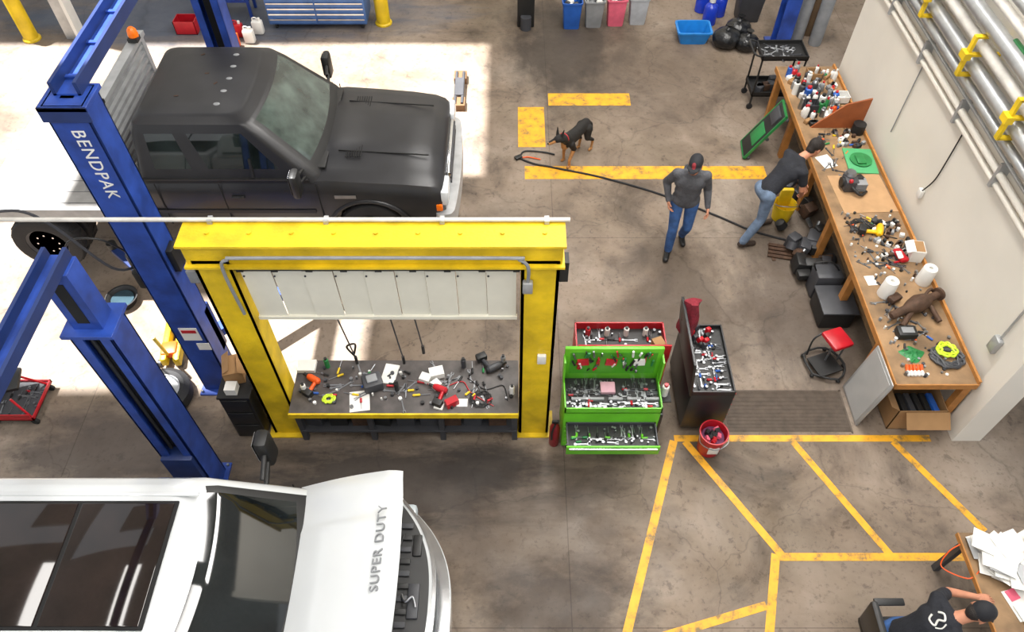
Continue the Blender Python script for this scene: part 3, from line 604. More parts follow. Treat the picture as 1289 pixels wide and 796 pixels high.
# stuff under / in front of bench
o=B('yellow_mop_bucket'); o.rev([(.1,0),(.13,.02),(.16,.3),(.165,.3),(.15,.28),(.12,.05),(.001,.04)],(3.95,8.0,0),(0,0,1),yellow); o.bx(3.86,4.04,8.05,8.12,.2,.5,yellow,.02); o.tube([(3.8,8,.29),(3.82,7.85,.38),(4.05,7.84,.38),(4.1,8,.29)],.007,steel); o.done()
o=B('engine_parts_pile')
for i in range(64):
    x=random.uniform(3.9,4.4);y=random.uniform(6.75,8.7);z=random.uniform(.04,.1);k=i%3
    if abs(y-8.0)<.25 and x<4.2: continue
    if k==0: o.rev([(.03,0),(.08,.02),(.07,.12),(.03,.14)],(x,y,z),(random.random()-.5,random.random()-.5,.6),random.choice([rust,dgrey,black]),14)
    elif k==1: o.box((x,y,z+.08),(random.uniform(.1,.25),random.uniform(.1,.2),random.uniform(.1,.26)),random.choice([black,dgrey,rust,black]),rot=(random.uniform(-15,15),0,random.uniform(0,90)),bev=.02)
    else: o.cyl((x,y,z),(x+random.uniform(-.2,.2),y+random.uniform(-.2,.2),z+.1),.03,random.choice([rust,steel,dgrey]))
o.done()
o=B('black_storage_tote'); o.bx(3.98,4.4,5.95,6.4,0,.3,black,.03); o.bx(3.96,4.42,5.93,6.42,.3,.33,dgrey,.01); o.bx(4.0,4.35,6.46,6.72,0,.42,dgrey,.03); o.tube([(4.0,6.6,.42),(3.95,6.6,.55),(4.15,6.6,.58),(4.3,6.6,.42)],.012,black); o.done()
o=B('wooden_pallet_board')
for k in range(4): o.box((3.8+k*.02,7.2+k*.07,.02),(.4,.05,.02),rust,rot=(0,0,-12))
for x in(3.68,3.98): o.box((x,7.31,.005),(.05,.32,.01),rust)
o.done()
o=B('red_rolling_stool')
o.box((4.0,5.5,.38),(.28,.3,.07),red,rot=(0,0,20),bev=.03)
pts=[(3.72,5.2,.06),(4.02,5.12,.06),(4.15,5.35,.06),(3.98,5.6,.06),(3.68,5.5,.06),(3.72,5.2,.06)]; o.tube(pts,.015,black,sub=3); o.box((3.9,5.34,.07),(.32,.3,.02),black,rot=(0,0,20))
for p in pts[:5]: o.sph((p[0],p[1],.03),.028,black)
for q in((3.92,5.4),(4.08,5.6),(4.08,5.42)): o.cyl((q[0],q[1],.06),(q[0],q[1],.36),.012,steel)
o.tube([(3.72,5.5,.06),(3.74,5.55,.3),(3.85,5.6,.37)],.012,black); o.done()
o=B('green_mechanic_creeper')
c0=V((3.9,9.5,.44))
gR=Euler((0,math.radians(-62),math.radians(-6))).to_matrix()
o.box(c0,(.9,.42,.035),black,R=gR,bev=.015)
for q in(-1,1): o.box(c0+gR@V((0,q*.21,0)),(.94,.02,.04),dgreen,R=gR); o.box(c0+gR@V((q*.46,0,0)),(.02,.44,.04),dgreen,R=gR)
for q in(-1,0,1):
    for s in(-1,1): p=c0+gR@V((q*.42,s*.2,-.05)); o.sph(p,.03,dgrey)
o.box(c0+gR@V((.3,0,.03)),(.2,.3,.04),dgrey,R=gR,bev=.015); o.box(c0+gR@V((-.1,0,.02)),(.3,.3,.02),dgreen,R=gR,bev=.01); o.done()
o=B('black_service_cart')
x0,x1,y0,y1=3.98,4.72,10.62,11.1
for z in(.25,.92):
    o.bx(x0,x1,y0,y1,z,z+.02,black)
    for q in((x0,x1,y0,y0+.015),(x0,x1,y1-.015,y1),(x0,x0+.015,y0,y1),(x1-.015,x1,y0,y1)): o.bx(*q,z,z+.08,black)
for x in(x0+.02,x1-.02):
    for y in(y0+.02,y1-.02): o.cyl((x,y,.08),(x,y,.95),.016,black); o.rev([(.05,-.015),(.05,.015)],(x,y,.05),(0,1,0),rubber)
o.tube([(x0,y0+.02,.98),(x0-.12,y0+.05,1.02),(x0-.12,y1-.05,1.02),(x0,y1-.02,.98)],.014,black)
for i in range(24): (driver if i%2 else wrench)(o,random.uniform(x0+.1,x1-.2),random.uniform(y0+.08,y1-.08),.94,random.uniform(0,6),.15,random.choice([steel,dgrey,grey]))
for i in range(8): o.box((random.uniform(x0+.1,x1-.1),random.uniform(y0+.1,y1-.1),.32),(.14,.12,.12),random.choice([black,dgrey,rust,grey]),rot=(0,0,random.uniform(0,90)),bev=.01)
o.done()
# ---------------------------------------------------------------- tool chests
def tools_in(o,x0,x1,y0,y1,z,n,ms=None):
    for i in range(n):
        x=random.uniform(x0+.03,x1-.03);y=random.uniform(y0+.03,y1-.03);k=i%3; a=random.choice([0,math.pi/2])+random.uniform(-.1,.1)
        if k==0: o.cyl((x,y,z),(x,y,z+.04),random.uniform(.009,.018),steel,n=8)
        elif k==1: 
            L=min(.14,(x1-x0)*.4); x=min(x,x1-L-.02); y=min(y,y1-L-.02); wrench(o,x,y,z,a,L,steel)
        else:
            L=.13; x=min(x,x1-L-.02); y=min(y,y1-L-.02); driver(o,x,y,z,a,L,random.choice(ms or [red,black,dgrey,black]))
def tray(o,x0,x1,y0,y1,z,h,m,inner=black,t=.015):
    o.bx(x0,x1,y0,y1,z,z+.01,inner)
    for q in((x0,x1,y0,y0+t),(x0,x1,y1-t,y1),(x0,x0+t,y0,y1),(x1-t,x1,y0,y1)): o.bx(*q,z,z+h,m)
o=B('green_tool_chest'); x0,x1=.56,1.6
o.bx(x0,x1,4.18,4.62,.1,.86,green,.01); tray(o,x0,x1,4.16,4.62,.86,.09,green); tools_in(o,x0,x1,4.18,4.6,.87,120)
for k in range(5):
    xx=x0+.08+k*.2; o.bx(xx,xx+.15,4.3,4.33,.87,.91,grey)
o.bx(x0+.4,x0+.56,4.38,4.52,.88,.93,M('pink_tray','#b9909a',.6),.01)
for k in range(5):
    z=.14+k*.085; o.bx(x0+.02,x1-.02,4.165,4.18,z,z+.075,green,.004); o.cyl((x0+.05,4.15,z+.06),(x1-.05,4.15,z+.06),.009,chrome)
o.bx(x0+.02,x1-.02,3.86,3.88,.5,.66,green,.004); o.cyl((x0+.05,3.845,.64),(x1-.05,3.845,.64),.012,chrome); tray(o,x0+.03,x1-.03,3.88,4.18,.58,.06,dgrey); tools_in(o,x0+.04,x1-.04,3.9,4.16,.59,54,[dgreen,green,black])
o.bx(x0,x1,4.6,4.64,.86,1.42,green,.006); o.bx(x0+.06,x1-.06,4.594,4.6,.98,1.36,M('lid_green','#43901c',.4))
for i in range(44):
    x=random.uniform(x0+.1,x1-.1);z=random.uniform(1.0,1.32); o.cyl((x,4.585,z),(x+random.uniform(-.03,.03),4.575,z+random.uniform(.04,.12)),random.uniform(.006,.014),random.choice([steel,red,white,dgreen,black]),n=8)
for k in range(3): o.box((x0+.2+k*.3,4.585,1.2),(.12,.02,.1),random.choice([white,red,paper]),rot=(0,random.uniform(-10,10),0))
for q in(x0,x1): o.bx(q-.01,q+.01,4.5,4.62,.95,1.3,green)
for x in(x0+.08,x1-.08):
    for y in(4.24,4.56): o.rev([(.05,-.02),(.05,.02)],(x,y,.05),(1,0,0),rubber); o.bx(x-.03,x+.03,y-.03,y+.03,.08,.1,steel)
o.bx(x1,x1+.04,4.2,4.55,.35,.75,black,.01); can(o,x1+.09,4.5,.7,.04,.2,white,red); o.bx(x1+.04,x1+.16,4.4,4.6,.68,.7,black)
o.done()
o=B('fire_extinguisher'); o.rev([(.05,0),(.06,.03),(.06,.36),(.035,.44),(.02,.46)],(.485,4.27,0),(0,0,1),M('maroon','#7c1820',.4)); o.box((.485,4.27,.49),(.08,.03,.05),black,bev=.01); o.tube([(.485,4.24,.48),(.45,4.21,.36),(.45,4.21,.2)],.012,black); o.done()
o=B('red_tool_chest'); x0,x1=.72,1.74
o.bx(x0,x1,4.82,5.3,.1,.86,red,.01); tray(o,x0,x1,4.82,5.3,.86,.12,red); tools_in(o,x0,x1,4.84,5.28,.87,40)
for k in range(6): o.bx(x0+.02,x1-.02,5.3,5.315,.14+k*.115,.24+k*.115,red)
o.bx(x0,x1,4.8,4.82,.95,1.2,red,.005)
for x in(x0+.08,x1-.08):
    for y in(4.88,5.24): o.rev([(.05,-.02),(.05,.02)],(x,y,.05),(1,0,0),rubber)
for k in range(4): can(o,x0+.15+k*.22,5.2,.87,.03,.14,random.choice([white,red,black]),black)
o.box((x1-.1,4.98,.98),(.12,.12,.12),cardb,rot=(0,0,20)); o.done()
o=B('black_tool_chest'); x0,x1=1.96,2.44;y0,y1=4.42,5.35
bm_=M('chest_black','#1c1d1f',.35)
o.bx(x0,x1,y0,y1,.1,.8,bm_,.01); tray(o,x0,x1,y0,y1,.8,.07,bm_,black); tools_in(o,x0+.02,x1-.02,y0,y1,.81,90,[red,dgrey,bluep,black])
o.box((1.93,(y0+y1)/2,1.08),(.03,y1-y0,.6),bm_,rot=(0,-6,0),bev=.005)
for k in range(6): o.bx(x1,x1+.015,y0+.02,y1-.02,.13+k*.11,.23+k*.11,dgrey,.003); o.cyl((x1+.03,y0+.05,.2+k*.11),(x1+.03,y1-.05,.2+k*.11),.008,red)
for x in(x0+.08,x1-.08):
    for y in(y0+.08,y1-.08): o.rev([(.05,-.02),(.05,.02)],(x,y,.05),(0,1,0),rubber)
for k in range(8): o.box((2.06+random.uniform(0,.25),5.05+k*.035,.86+random.uniform(0,.05)),(.06,.05,.08),random.choice([red,dgrey,black]),rot=(random.uniform(-20,20),10,30),bev=.01)
o.done()
o=B('red_jacket')
ring=[[(2.0+(.08+.03*math.sin(3*t+k))*math.cos(t),5.24+(.19-.022*k)*math.sin(t),.88+k*.09) for t in [q*2*math.pi/20 for q in range(20)]] for k in range(7)]
o.loft(ring,M('jacket_red','#701624',.9,0,.4,12,.5)); o.done()
o=B('red_bucket'); o.rev([(.12,0),(.125,.01),(.155,.36),(.165,.36),(.165,.38),(.15,.38),(.125,.06),(.001,.05)],(2.27,4.2,0),(0,0,1),red,28); o.rev([(.13,0),(.13,.005)],(2.27,4.2,.28),(0,0,1),M('bucket_fill','#5b2348',.7,0,.4,30),20)
for i in range(10): o.box((2.27+random.uniform(-.08,.08),4.2+random.uniform(-.08,.08),.32),(.06,.04,.04),random.choice([paper,pink,red,black]),rot=(20,10,random.uniform(0,90)))
o.box((2.27,4.06,.2),(.12,.012,.14),white,bev=.005)
o.tube([(2.11,4.2,.36),(2.12,4.1,.3),(2.27,4.03,.27),(2.42,4.1,.3),(2.43,4.2,.36)],.005,steel); o.done()
# ---------------------------------------------------------------- hose
o=B('air_hose'); o.tube([(.12,9.33,.015),(.35,9.2,.015),(.69,9.1,.015),(1.42,8.87,.015),(2.23,8.51,.015),(3.0,8.05,.015),(3.5,7.72,.015),(4.05,7.5,.015)],.016,rubber,sub=8)
o.tube([(.12,9.33,.02),(.2,9.5,.02),(.5,9.48,.02),(.68,9.42,.02)],.014,black,sub=6); o.tube([(.12,9.33,.02),(.25,9.36,.02),(.45,9.3,.02)],.01,orange); o.box((.1,9.34,.03),(.12,.08,.04),black,rot=(0,0,30),bev=.01); o.done()
# ---------------------------------------------------------------- left side things
o=B('black_cabinet'); o.bx(-3.2,-2.86,4.36,4.85,0,.82,M('cabinet_black','#17181a',.4),.01); o.bx(-3.21,-2.85,4.35,4.86,.82,.85,black)
for k in range(3): o.bx(-3.17,-2.89,4.345,4.36,.05+k*.26,.28+k*.26,black,.004)
o.done()
o=B('cardboard_carton'); o.box((-3.06,4.66,.95),(.2,.26,.2),cardb,rot=(0,0,15)); o.box((-3.12,4.66,1.08),(.1,.26,.004),cardb,rot=(0,-35,15)); o.box((-2.95,4.66,1.06),(.1,.26,.004),cardb,rot=(0,30,15)); o.box((-3.05,4.45,.9),(.12,.12,.1),paper); o.done()
o=B('oil_drain_pan'); o.rev([(.16,0),(.19,.1),(.2,.12),(.21,.12),(.18,.1),(.15,.03),(.001,.025)],(-5.2,6.4,0),(0,0,1),black,28); o.rev([(.15,0),(.15,.004)],(-5.2,6.4,.07),(0,0,1),M('coolant','#33444c',.1),20); o.done()
o=B('yellow_floor_jack'); 
o.box((-4.36,5.62,.12),(.08,.6,.14),yellow,rot=(0,0,8),bev=.02); o.box((-4.2,5.62,.12),(.08,.6,.14),yellow,rot=(0,0,8),bev=.02); o.box((-4.28,5.5,.16),(.2,.2,.12),orange,rot=(0,0,8),bev=.03); o.cyl((-4.3,5.85,.2),(-4.3,5.85,.26),.06,steel); o.cyl((-4.27,5.4,.2),(-4.2,5.25,.75),.02,yellow)
for s in(-1,1): o.rev([(.06,-.02),(.06,.02)],(-4.28+s*.16,5.85,.06),(1,0,0),dgrey); o.rev([(.04,-.02),(.04,.02)],(-4.28+s*.13,5.38,.04),(1,0,0),dgrey)
o.done()
o=B('spare_wheel'); prof=[(.17,0),(.27,-.0),(.33,.04),(.34,.1),(.33,.18),(.27,.22),(.2,.2),(.2,.08),(.05,.08),(.04,.12),(.001,.12)]; o.rev(prof,(-4.2,4.88,0.0),(0,0,1),rubber,36); o.rev([(.2,.19),(.22,.205),(.2,.21),(.18,.12),(.06,.1),(.04,.14),(.001,.14)],(-4.2,4.88,0),(0,0,1),alu,30); o.done()
o=B('red_creeper_seat_cart')
xa_,xb_,ya_,yb_=-6.15,-5.6,4.5,5.05
tray(o,xa_,xb_,ya_,yb_,.12,.05,red,dgrey); o.box((-5.95,4.85,.42),(.36,.32,.06),black,rot=(0,0,15),bev=.025)
for x in(xa_+.04,xb_-.04):
    for y in(ya_+.04,yb_-.04): o.cyl((x,y,.12),(x+(.1 if x<-5.9 else -.15),y+(.08 if y<4.8 else -.08),.4),.014,red); o.rev([(.045,-.015),(.045,.015)],(x,y,.045),(0,1,0),rubber); o.cyl((x,y,.05),(x,y,.13),.012,steel)
tools_in(o,xa_,xb_,ya_,yb_,.13,20); o.bx(xa_,xb_,ya_-.01,ya_,.2,.26,red); o.done()
# ---------------------------------------------------------------- background
o=B('blue_drawer_cabinet'); cb=M('cabinet_blue','#4a6da6',.4,.2); x0,x1,y0=-4.55,-2.72,13.05
o.bx(x0,x1,y0,y0+.6,.12,1.0,cb,.01); o.bx(x0-.02,x1+.02,y0-.02,y0+.62,1.0,1.03,alu)
for c_ in range(2):
    for k in range(8):
        a=x0+.03+c_*.9; o.bx(a,a+.87,y0-.015,y0,.15+k*.105,.245+k*.105,cb,.003); o.bx(a,a+.87,y0-.03,y0-.015,.215+k*.105,.24+k*.105,chrome)
for x in(x0+.1,x1-.1): 
    for y in(y0+.1,y0+.5): o.rev([(.06,-.02),(.06,.02)],(x,y,.06),(1,0,0),rubber)
o.done()
def bollard(x,y):
    o=B('yellow_bollard'); o.rev([(.13,0),(.13,1.15),(.11,1.22),(.06,1.26)],(x,y,0),(0,0,1),yellow,24); o.rev([(.16,0),(.16,.03),(.14,.05)],(x,y,0),(0,0,1),yellow,24); o.done()
bollard(-2.45,13.3); bollard(-8.95,12.75)
o=B('steel_door_track_post'); o.bx(-8.3,-8.1,12.75,12.9,0,4,alu); o.bx(-8.08,-8.02,12.7,12.95,0,4,white); o.done()
def bin_(name,x,y,m,h=.5,w_=.36,d=.3):
    o=B(name); 
    r=[rrect(x-w_/2*k,x+w_/2*k,d/2*k,.04,0,z,6,6) for k,z in((.8,0),(.82,.01),(1,h),(1.08,h),(1.08,h+.03),(.96,h+.03),(.8,.05))]
    r=[[(p[0],p[1]+y,p[2]) for p in q] for q in r]; o.loft(r,m)
    for i in range(6): o.box((x+random.uniform(-.1,.1),y+random.uniform(-.08,.08),h*.85+random.random()*.08),(.12,.1,.08),random.choice([paper,dgrey,white,m]),rot=(random.uniform(-30,30),20,random.uniform(0,90)),bev=.02)
    o.done()
bin_('blue_recycling_bin',1.12,13.2,bluep); bin_('grey_waste_bin',1.54,13.25,grey); bin_('pink_waste_bin',1.96,13.3,pink); bin_('grey_waste_bin',2.38,13.35,M('lightgrey_plastic','#a4a8ad',.5))
o=B('black_machine_post'); o.bx(.1,.42,13.15,13.45,0,1.6,black,.02); o.cyl((.26,13.1,.0),(.26,13.1,.25),.1,dgrey); o.done()
def jug(x,y,m,n='fluid_jug'):
    o=B(n); o.box((x,y,.13),(.2,.14,.26),m,bev=.035); o.cyl((x+.05,y,.26),(x+.05,y,.31),.025,white); o.tube([(x-.07,y,.25),(x-.06,y,.31),(x+.0,y,.31),(x+.02,y,.26)],.012,m); o.done()
jug(-4.85,12.65,white); jug(-5.1,12.85,red); jug(-5.1,12.5,orange); jug(-4.75,12.95,white)
o=B('traffic_cone'); o.box((-5.5,12.95,.015),(.36,.36,.03),orange,bev=.01); o.rev([(.14,.03),(.03,.6),(.02,.61)],(-5.5,12.95,0),(0,0,1),orange,20); o.rev([(.1,.26),(.075,.38)],(-5.5,12.95,0),(0,0,1),white,20); o.done()
o=B('red_crate'); tray(o,-6.3,-5.9,12.9,13.2,0,.25,red,dgrey); o.done()
o=B('blue_parts_rack'); 
for z in(.3,.8,1.3): o.bx(-6.0,-5.0,13.5,13.9,z,z+.04,blue)
for x in(-5.98,-5.02):
    for y in(13.52,13.88): o.bx(x-.025,x+.025,y-.025,y+.025,0,1.6,blue)
for k in range(6): o.box((-5.85+k*.15,13.7,.45),(.12,.25,.2),random.choice([bluep,white,grey,cardb]),bev=.01)
o.done()
o=B('vehicle_roller_dolly')
for y in(10.68,11.45): o.box((-.9,y,.06),(.22,.24,.12),M('tan_block','#6b4c30',.8),bev=.01)
for x in(-.96,-.84): o.cyl((x,10.6,.13),(x,11.5,.13),.025,dgrey)
o.box((-.9,11.05,.15),(.14,.5,.02),dgrey); o.done()
o=B('blue_plastic_tub'); r=[rrect(3.35-.3*k,3.35+.3*k,.22*k,.05,0,z,8,8) for k,z in((.8,0),(1,.22),(1.08,.22),(1.08,.25),(.96,.25),(.78,.03))]; o.loft([[(p[0],p[1]+12.75,p[2]) for p in q] for q in r],M('bright_blue','#1a74bc',.4)); o.done()
for x,y in((3.75,13.3),(3.98,13.6),(3.68,13.75)): 
    o=B('blue_water_bottle'); bottle(o,x,y,0,.13,.5,M('bottle_blue','#1b36a8',.2),white); o.done()
o=B('black_trash_bag'); tb=M('bag_black','#101113',.3,0,.3,8,.8,14)
for x,y,r in((3.92,12.5,.24),(4.2,12.85,.22),(4.28,12.4,.2)):
    o.sph((x,y,r*.75),r,tb,(1.1,1,.8),24); o.rev([(.07,0),(.03,.05),(.07,.1)],(x,y,r*1.45),(0.1,0,1),tb,10)
o.done()
for x,y,m in((5.3,12.75,grey),(5.55,12.95,M('cyl_brown','#5f4c38',.5)),(5.3,13.25,dgrey),(5.6,12.6,grey)):
    o=B('gas_cylinder'); o.rev([(.11,0),(.115,.02),(.115,.9),(.09,1.02),(.035,1.08),(.03,1.14),(.05,1.15),(.045,1.2)],(x,y,0),(0,0,1),m,22); o.done()
o=B('blue_steel_column'); 
for s in(-1,1): o.bx(4.8,5.06,12.55+s*.14-.012,12.55+s*.14+.012,0,5,blue)
o.bx(4.92,4.94,12.42,12.68,0,5,blue); o.bx(4.7,5.16,12.3,12.8,0,.03,blue); o.done()
bin_('grey_waste_bin',4.5,13.5,dgrey,.7,.5,.45)
# ---------------------------------------------------------------- desk lower right
o=B('desk'); o.bx(4.35,5.5,.9,2.88,.71,.75,wood); o.bx(4.335,4.35,.9,2.88,.70,.752,ply)
for x in(4.42,5.42):
    for y in(.98,2.8): o.bx(x-.03,x+.03,y-.03,y+.03,0,.71,dgrey)
o.done()
o=B('paper_stack')
for i in range(50):
    o.box((random.uniform(4.5,5.2),random.uniform(2.42,2.76),.765+i*.0028),(.21,.28,.003),paper if i%5 else M('paper_grey','#a9aaab',.8),rot=(random.uniform(-4,4),random.uniform(-4,4),random.uniform(0,180)))
for i in range(10): sheet(o,random.uniform(4.65,5.2),random.uniform(1.7,2.2),.752+i*.003,.21,.28,random.uniform(-30,30),paper)
sheet(o,4.62,2.28,.76,.1,.1,20,pink); o.done()
o=B('headset_cable'); o.tube([(4.3,2.75,.78),(4.2,2.7,.72),(4.15,2.6,.6),(4.3,2.45,.7),(4.4,2.5,.765)],.006,orange); o.done()
o=B('office_chair'); 
o.box((3.52,1.93,.44),(.5,.5,.09),black,bev=.04); o.box((3.24,1.93,.78),(.07,.44,.5),black,rot=(0,-8,0),bev=.03); o.cyl((3.52,1.93,.12),(3.52,1.93,.42),.03,steel)
for k in range(5):
    t=k*2*math.pi/5+.3; e=V((3.52+.3*math.cos(t),1.93+.3*math.sin(t),.08)); o.cyl((3.52,1.93,.13),e,.025,black); o.sph(e-V((0,0,.04)),.035,black)
for s in(-1,1): o.tube([(3.4,1.93+s*.2,.42),(3.4,1.93+s*.3,.5),(3.42,1.93+s*.31,.66)],.018,black); o.box((3.5,1.93+s*.31,.68),(.28,.07,.03),black,bev=.012)
o.done()
# ---------------------------------------------------------------- people & dog
class Blob:
    def __init__(s): s.p=[]
    def c(s,p0,p1,r0,r1,m,flat=None,k=1): s.p.append((V(p0),V(p1),r0,r1,m,V(flat) if flat is not None else None,k))
    def build(s,b,voxel,smooth=4):
        me=bpy.data.meshes.new('t'); vs=[];fs=[];info=[];n=18
        for p0,p1,r0,r1,m,fl_,k in s.p:
            a=p1-p0;L=a.length; a=a.normalized() if L>1e-5 else V((0,0,1))
            if fl_ is not None: w=(fl_-a*fl_.dot(a)).normalized()
            else: w=a.orthogonal().normalized()
            u=a.cross(w); o=len(vs); rings=[]
            for t in [-math.pi/2*.96+math.pi/2*.96*q/5 for q in range(6)]: rings.append((p0+a*r0*math.sin(t),r0*math.cos(t)))
            for t in [math.pi/2*.96*q/5 for q in range(6)]: rings.append((p1+a*r1*math.sin(t),r1*math.cos(t)))
            for q,r in rings:
                for i in range(n):
                    th=2*math.pi*i/n; vs.append(q+u*math.cos(th)*r+w*math.sin(th)*r*k)
            for j in range(len(rings)-1):
                for i in range(n): fs.append((o+j*n+i,o+j*n+(i+1)%n,o+(j+1)*n+(i+1)%n,o+(j+1)*n+i))
            fs.append([o+i for i in range(n)][::-1]); fs.append([o+(len(rings)-1)*n+i for i in range(n)])
            info.append((np.array(p0),np.array(a),L,r0,r1,np.array(w),k,m))
        me.from_pydata(vs,[],fs); ob=bpy.data.objects.new('t',me); COL.objects.link(ob)
        md=ob.modifiers.new('r','REMESH'); md.mode='VOXEL'; md.voxel_size=voxel
        md=ob.modifiers.new('s','SMOOTH'); md.factor=.5; md.iterations=smooth
        bpy.context.view_layer.update()
        m2=bpy.data.meshes.new_from_object(ob.evaluated_get(bpy.context.evaluated_depsgraph_get())); bpy.data.objects.remove(ob)
        V2=[v.co.copy() for v in m2.vertices]; F2=[list(p.vertices) for p in m2.polygons]
        C=np.array([p.center[:] for p in m2.polygons]); best=np.full(len(C),1e9); lab=np.zeros(len(C),int)
        for i,(p0,a,L,r0,r1,w,k,m) in enumerate(info):
            pa=C-p0; t=np.clip(pa@a,0,L); pr=pa-t[:,None]*a; pr=pr+np.outer(pr@w,w)*(1/k-1)
            d=np.linalg.norm(pr,axis=1)-(r0+(r1-r0)*(t/L if L>1e-5 else 0)); q=d<best; best[q]=d[q]; lab[q]=i
        b.add(V2,F2,[info[i][7] for i in lab])
def hand(b,wrist,d,normal,thumb_side,curl=.35,skinm=skin):
    h=Blob(); wr=V(wrist); d=V(d).normalized(); n=V(normal); n=(n-d*n.dot(d)).normalized(); s=d.cross(n).normalized()*thumb_side
    h.c(wr-d*.02,wr+d*.03,.026,.032,skinm,n,.7); h.c(wr+d*.03,wr+d*.075,.036,.038,skinm,n,.38)
    for k,(o_,L) in enumerate(((.030,.068),(.010,.078),(-.010,.072),(-.030,.056))):
        p=wr+d*.075+s*o_; a=curl*.6+.08*k; q=p
        for seg,fr in enumerate((.45,.3,.25)):
            a2=a+seg*curl; dd=(d*math.cos(a2)+n*math.sin(a2)+s*o_*1.5).normalized(); e=q+dd*L*1.15*fr; h.c(q,e,.0085-.0008*seg,.0078-.0008*seg,skinm); q=e
    p=wr+d*.015+s*.025; e=p+(d*.6+s*.75+n*.25).normalized()*.04; h.c(p,e,.013,.011,skinm); h.c(e,e+(d*.9+s*.2+n*.4).normalized()*.035,.0105,.009,skinm)
    h.build(b,.0035,2)
def head(B_,bl,c,f,up,hair,cap=None,beard=None,band=None):
    c=V(c);f=V(f).normalized();up=V(up);up=(up-f*up.dot(f)).normalized();s=up.cross(f)
    bl.c(c+up*.035-f*.025,c+up*.035+f*.02,.092,.086,skin,s,.86); bl.c(c+f*.03+up*.0,c+f*.042-up*.07,.066,.044,beard or skin,s,.95)
    bl.c(c+f*.02+up*.0,c+f*.035-up*.03,.072,.068,skin,s,.92)
    bl.c(c+f*.098+up*.015,c+f*.115-up*.018,.010,.015,skin); 
    bl.c(c+f*.085+up*.035-s*.035,c+f*.085+up*.035+s*.035,.012,.012,skin)
    for q in(-1,1): bl.c(c+s*q*.082+up*.02-f*.01,c+s*q*.086-up*.015-f*.005,.02,.013,skin,s,.5)
    if cap:
        bl.c(c+up*.065-f*.03,c+up*.06+f*.02,.098,.094,cap,s,.9)
        if band: bl.c(c+up*.085+f*.062,c+up*.085+f*.07,.052,.05,band,f,.7)
        bl.c(c+up*.055+f*.10-s*.02,c+up*.055+f*.10+s*.02,.068,.068,cap,up,.16); bl.c(c+up*.052+f*.115,c+up*.045+f*.145,.058,.05,cap,up,.18)
        bl.c(c-up*.0-f*.05,c+up*.02-f*.04,.075,.08,hair,s,.9)
    else:
        bl.c(c+up*.06-f*.04,c+up*.06+f*.015,.098,.09,hair,s,.9); bl.c(c-up*.02-f*.055,c+up*.04-f*.05,.07,.085,hair,s,.9)
    for q in(-1,1):
        B_.sph(c+f*.091+up*.012+s*q*.031,.0125,white,n=10); B_.sph(c+f*.1005+up*.012+s*q*.031,.006,dark,n=8)
    B_.tube([c+f*.094-up*.048-s*.022,c+f*.099-up*.046,c+f*.094-up*.048+s*.022],.005,M('lips','#8d4a40',.5),sub=4)
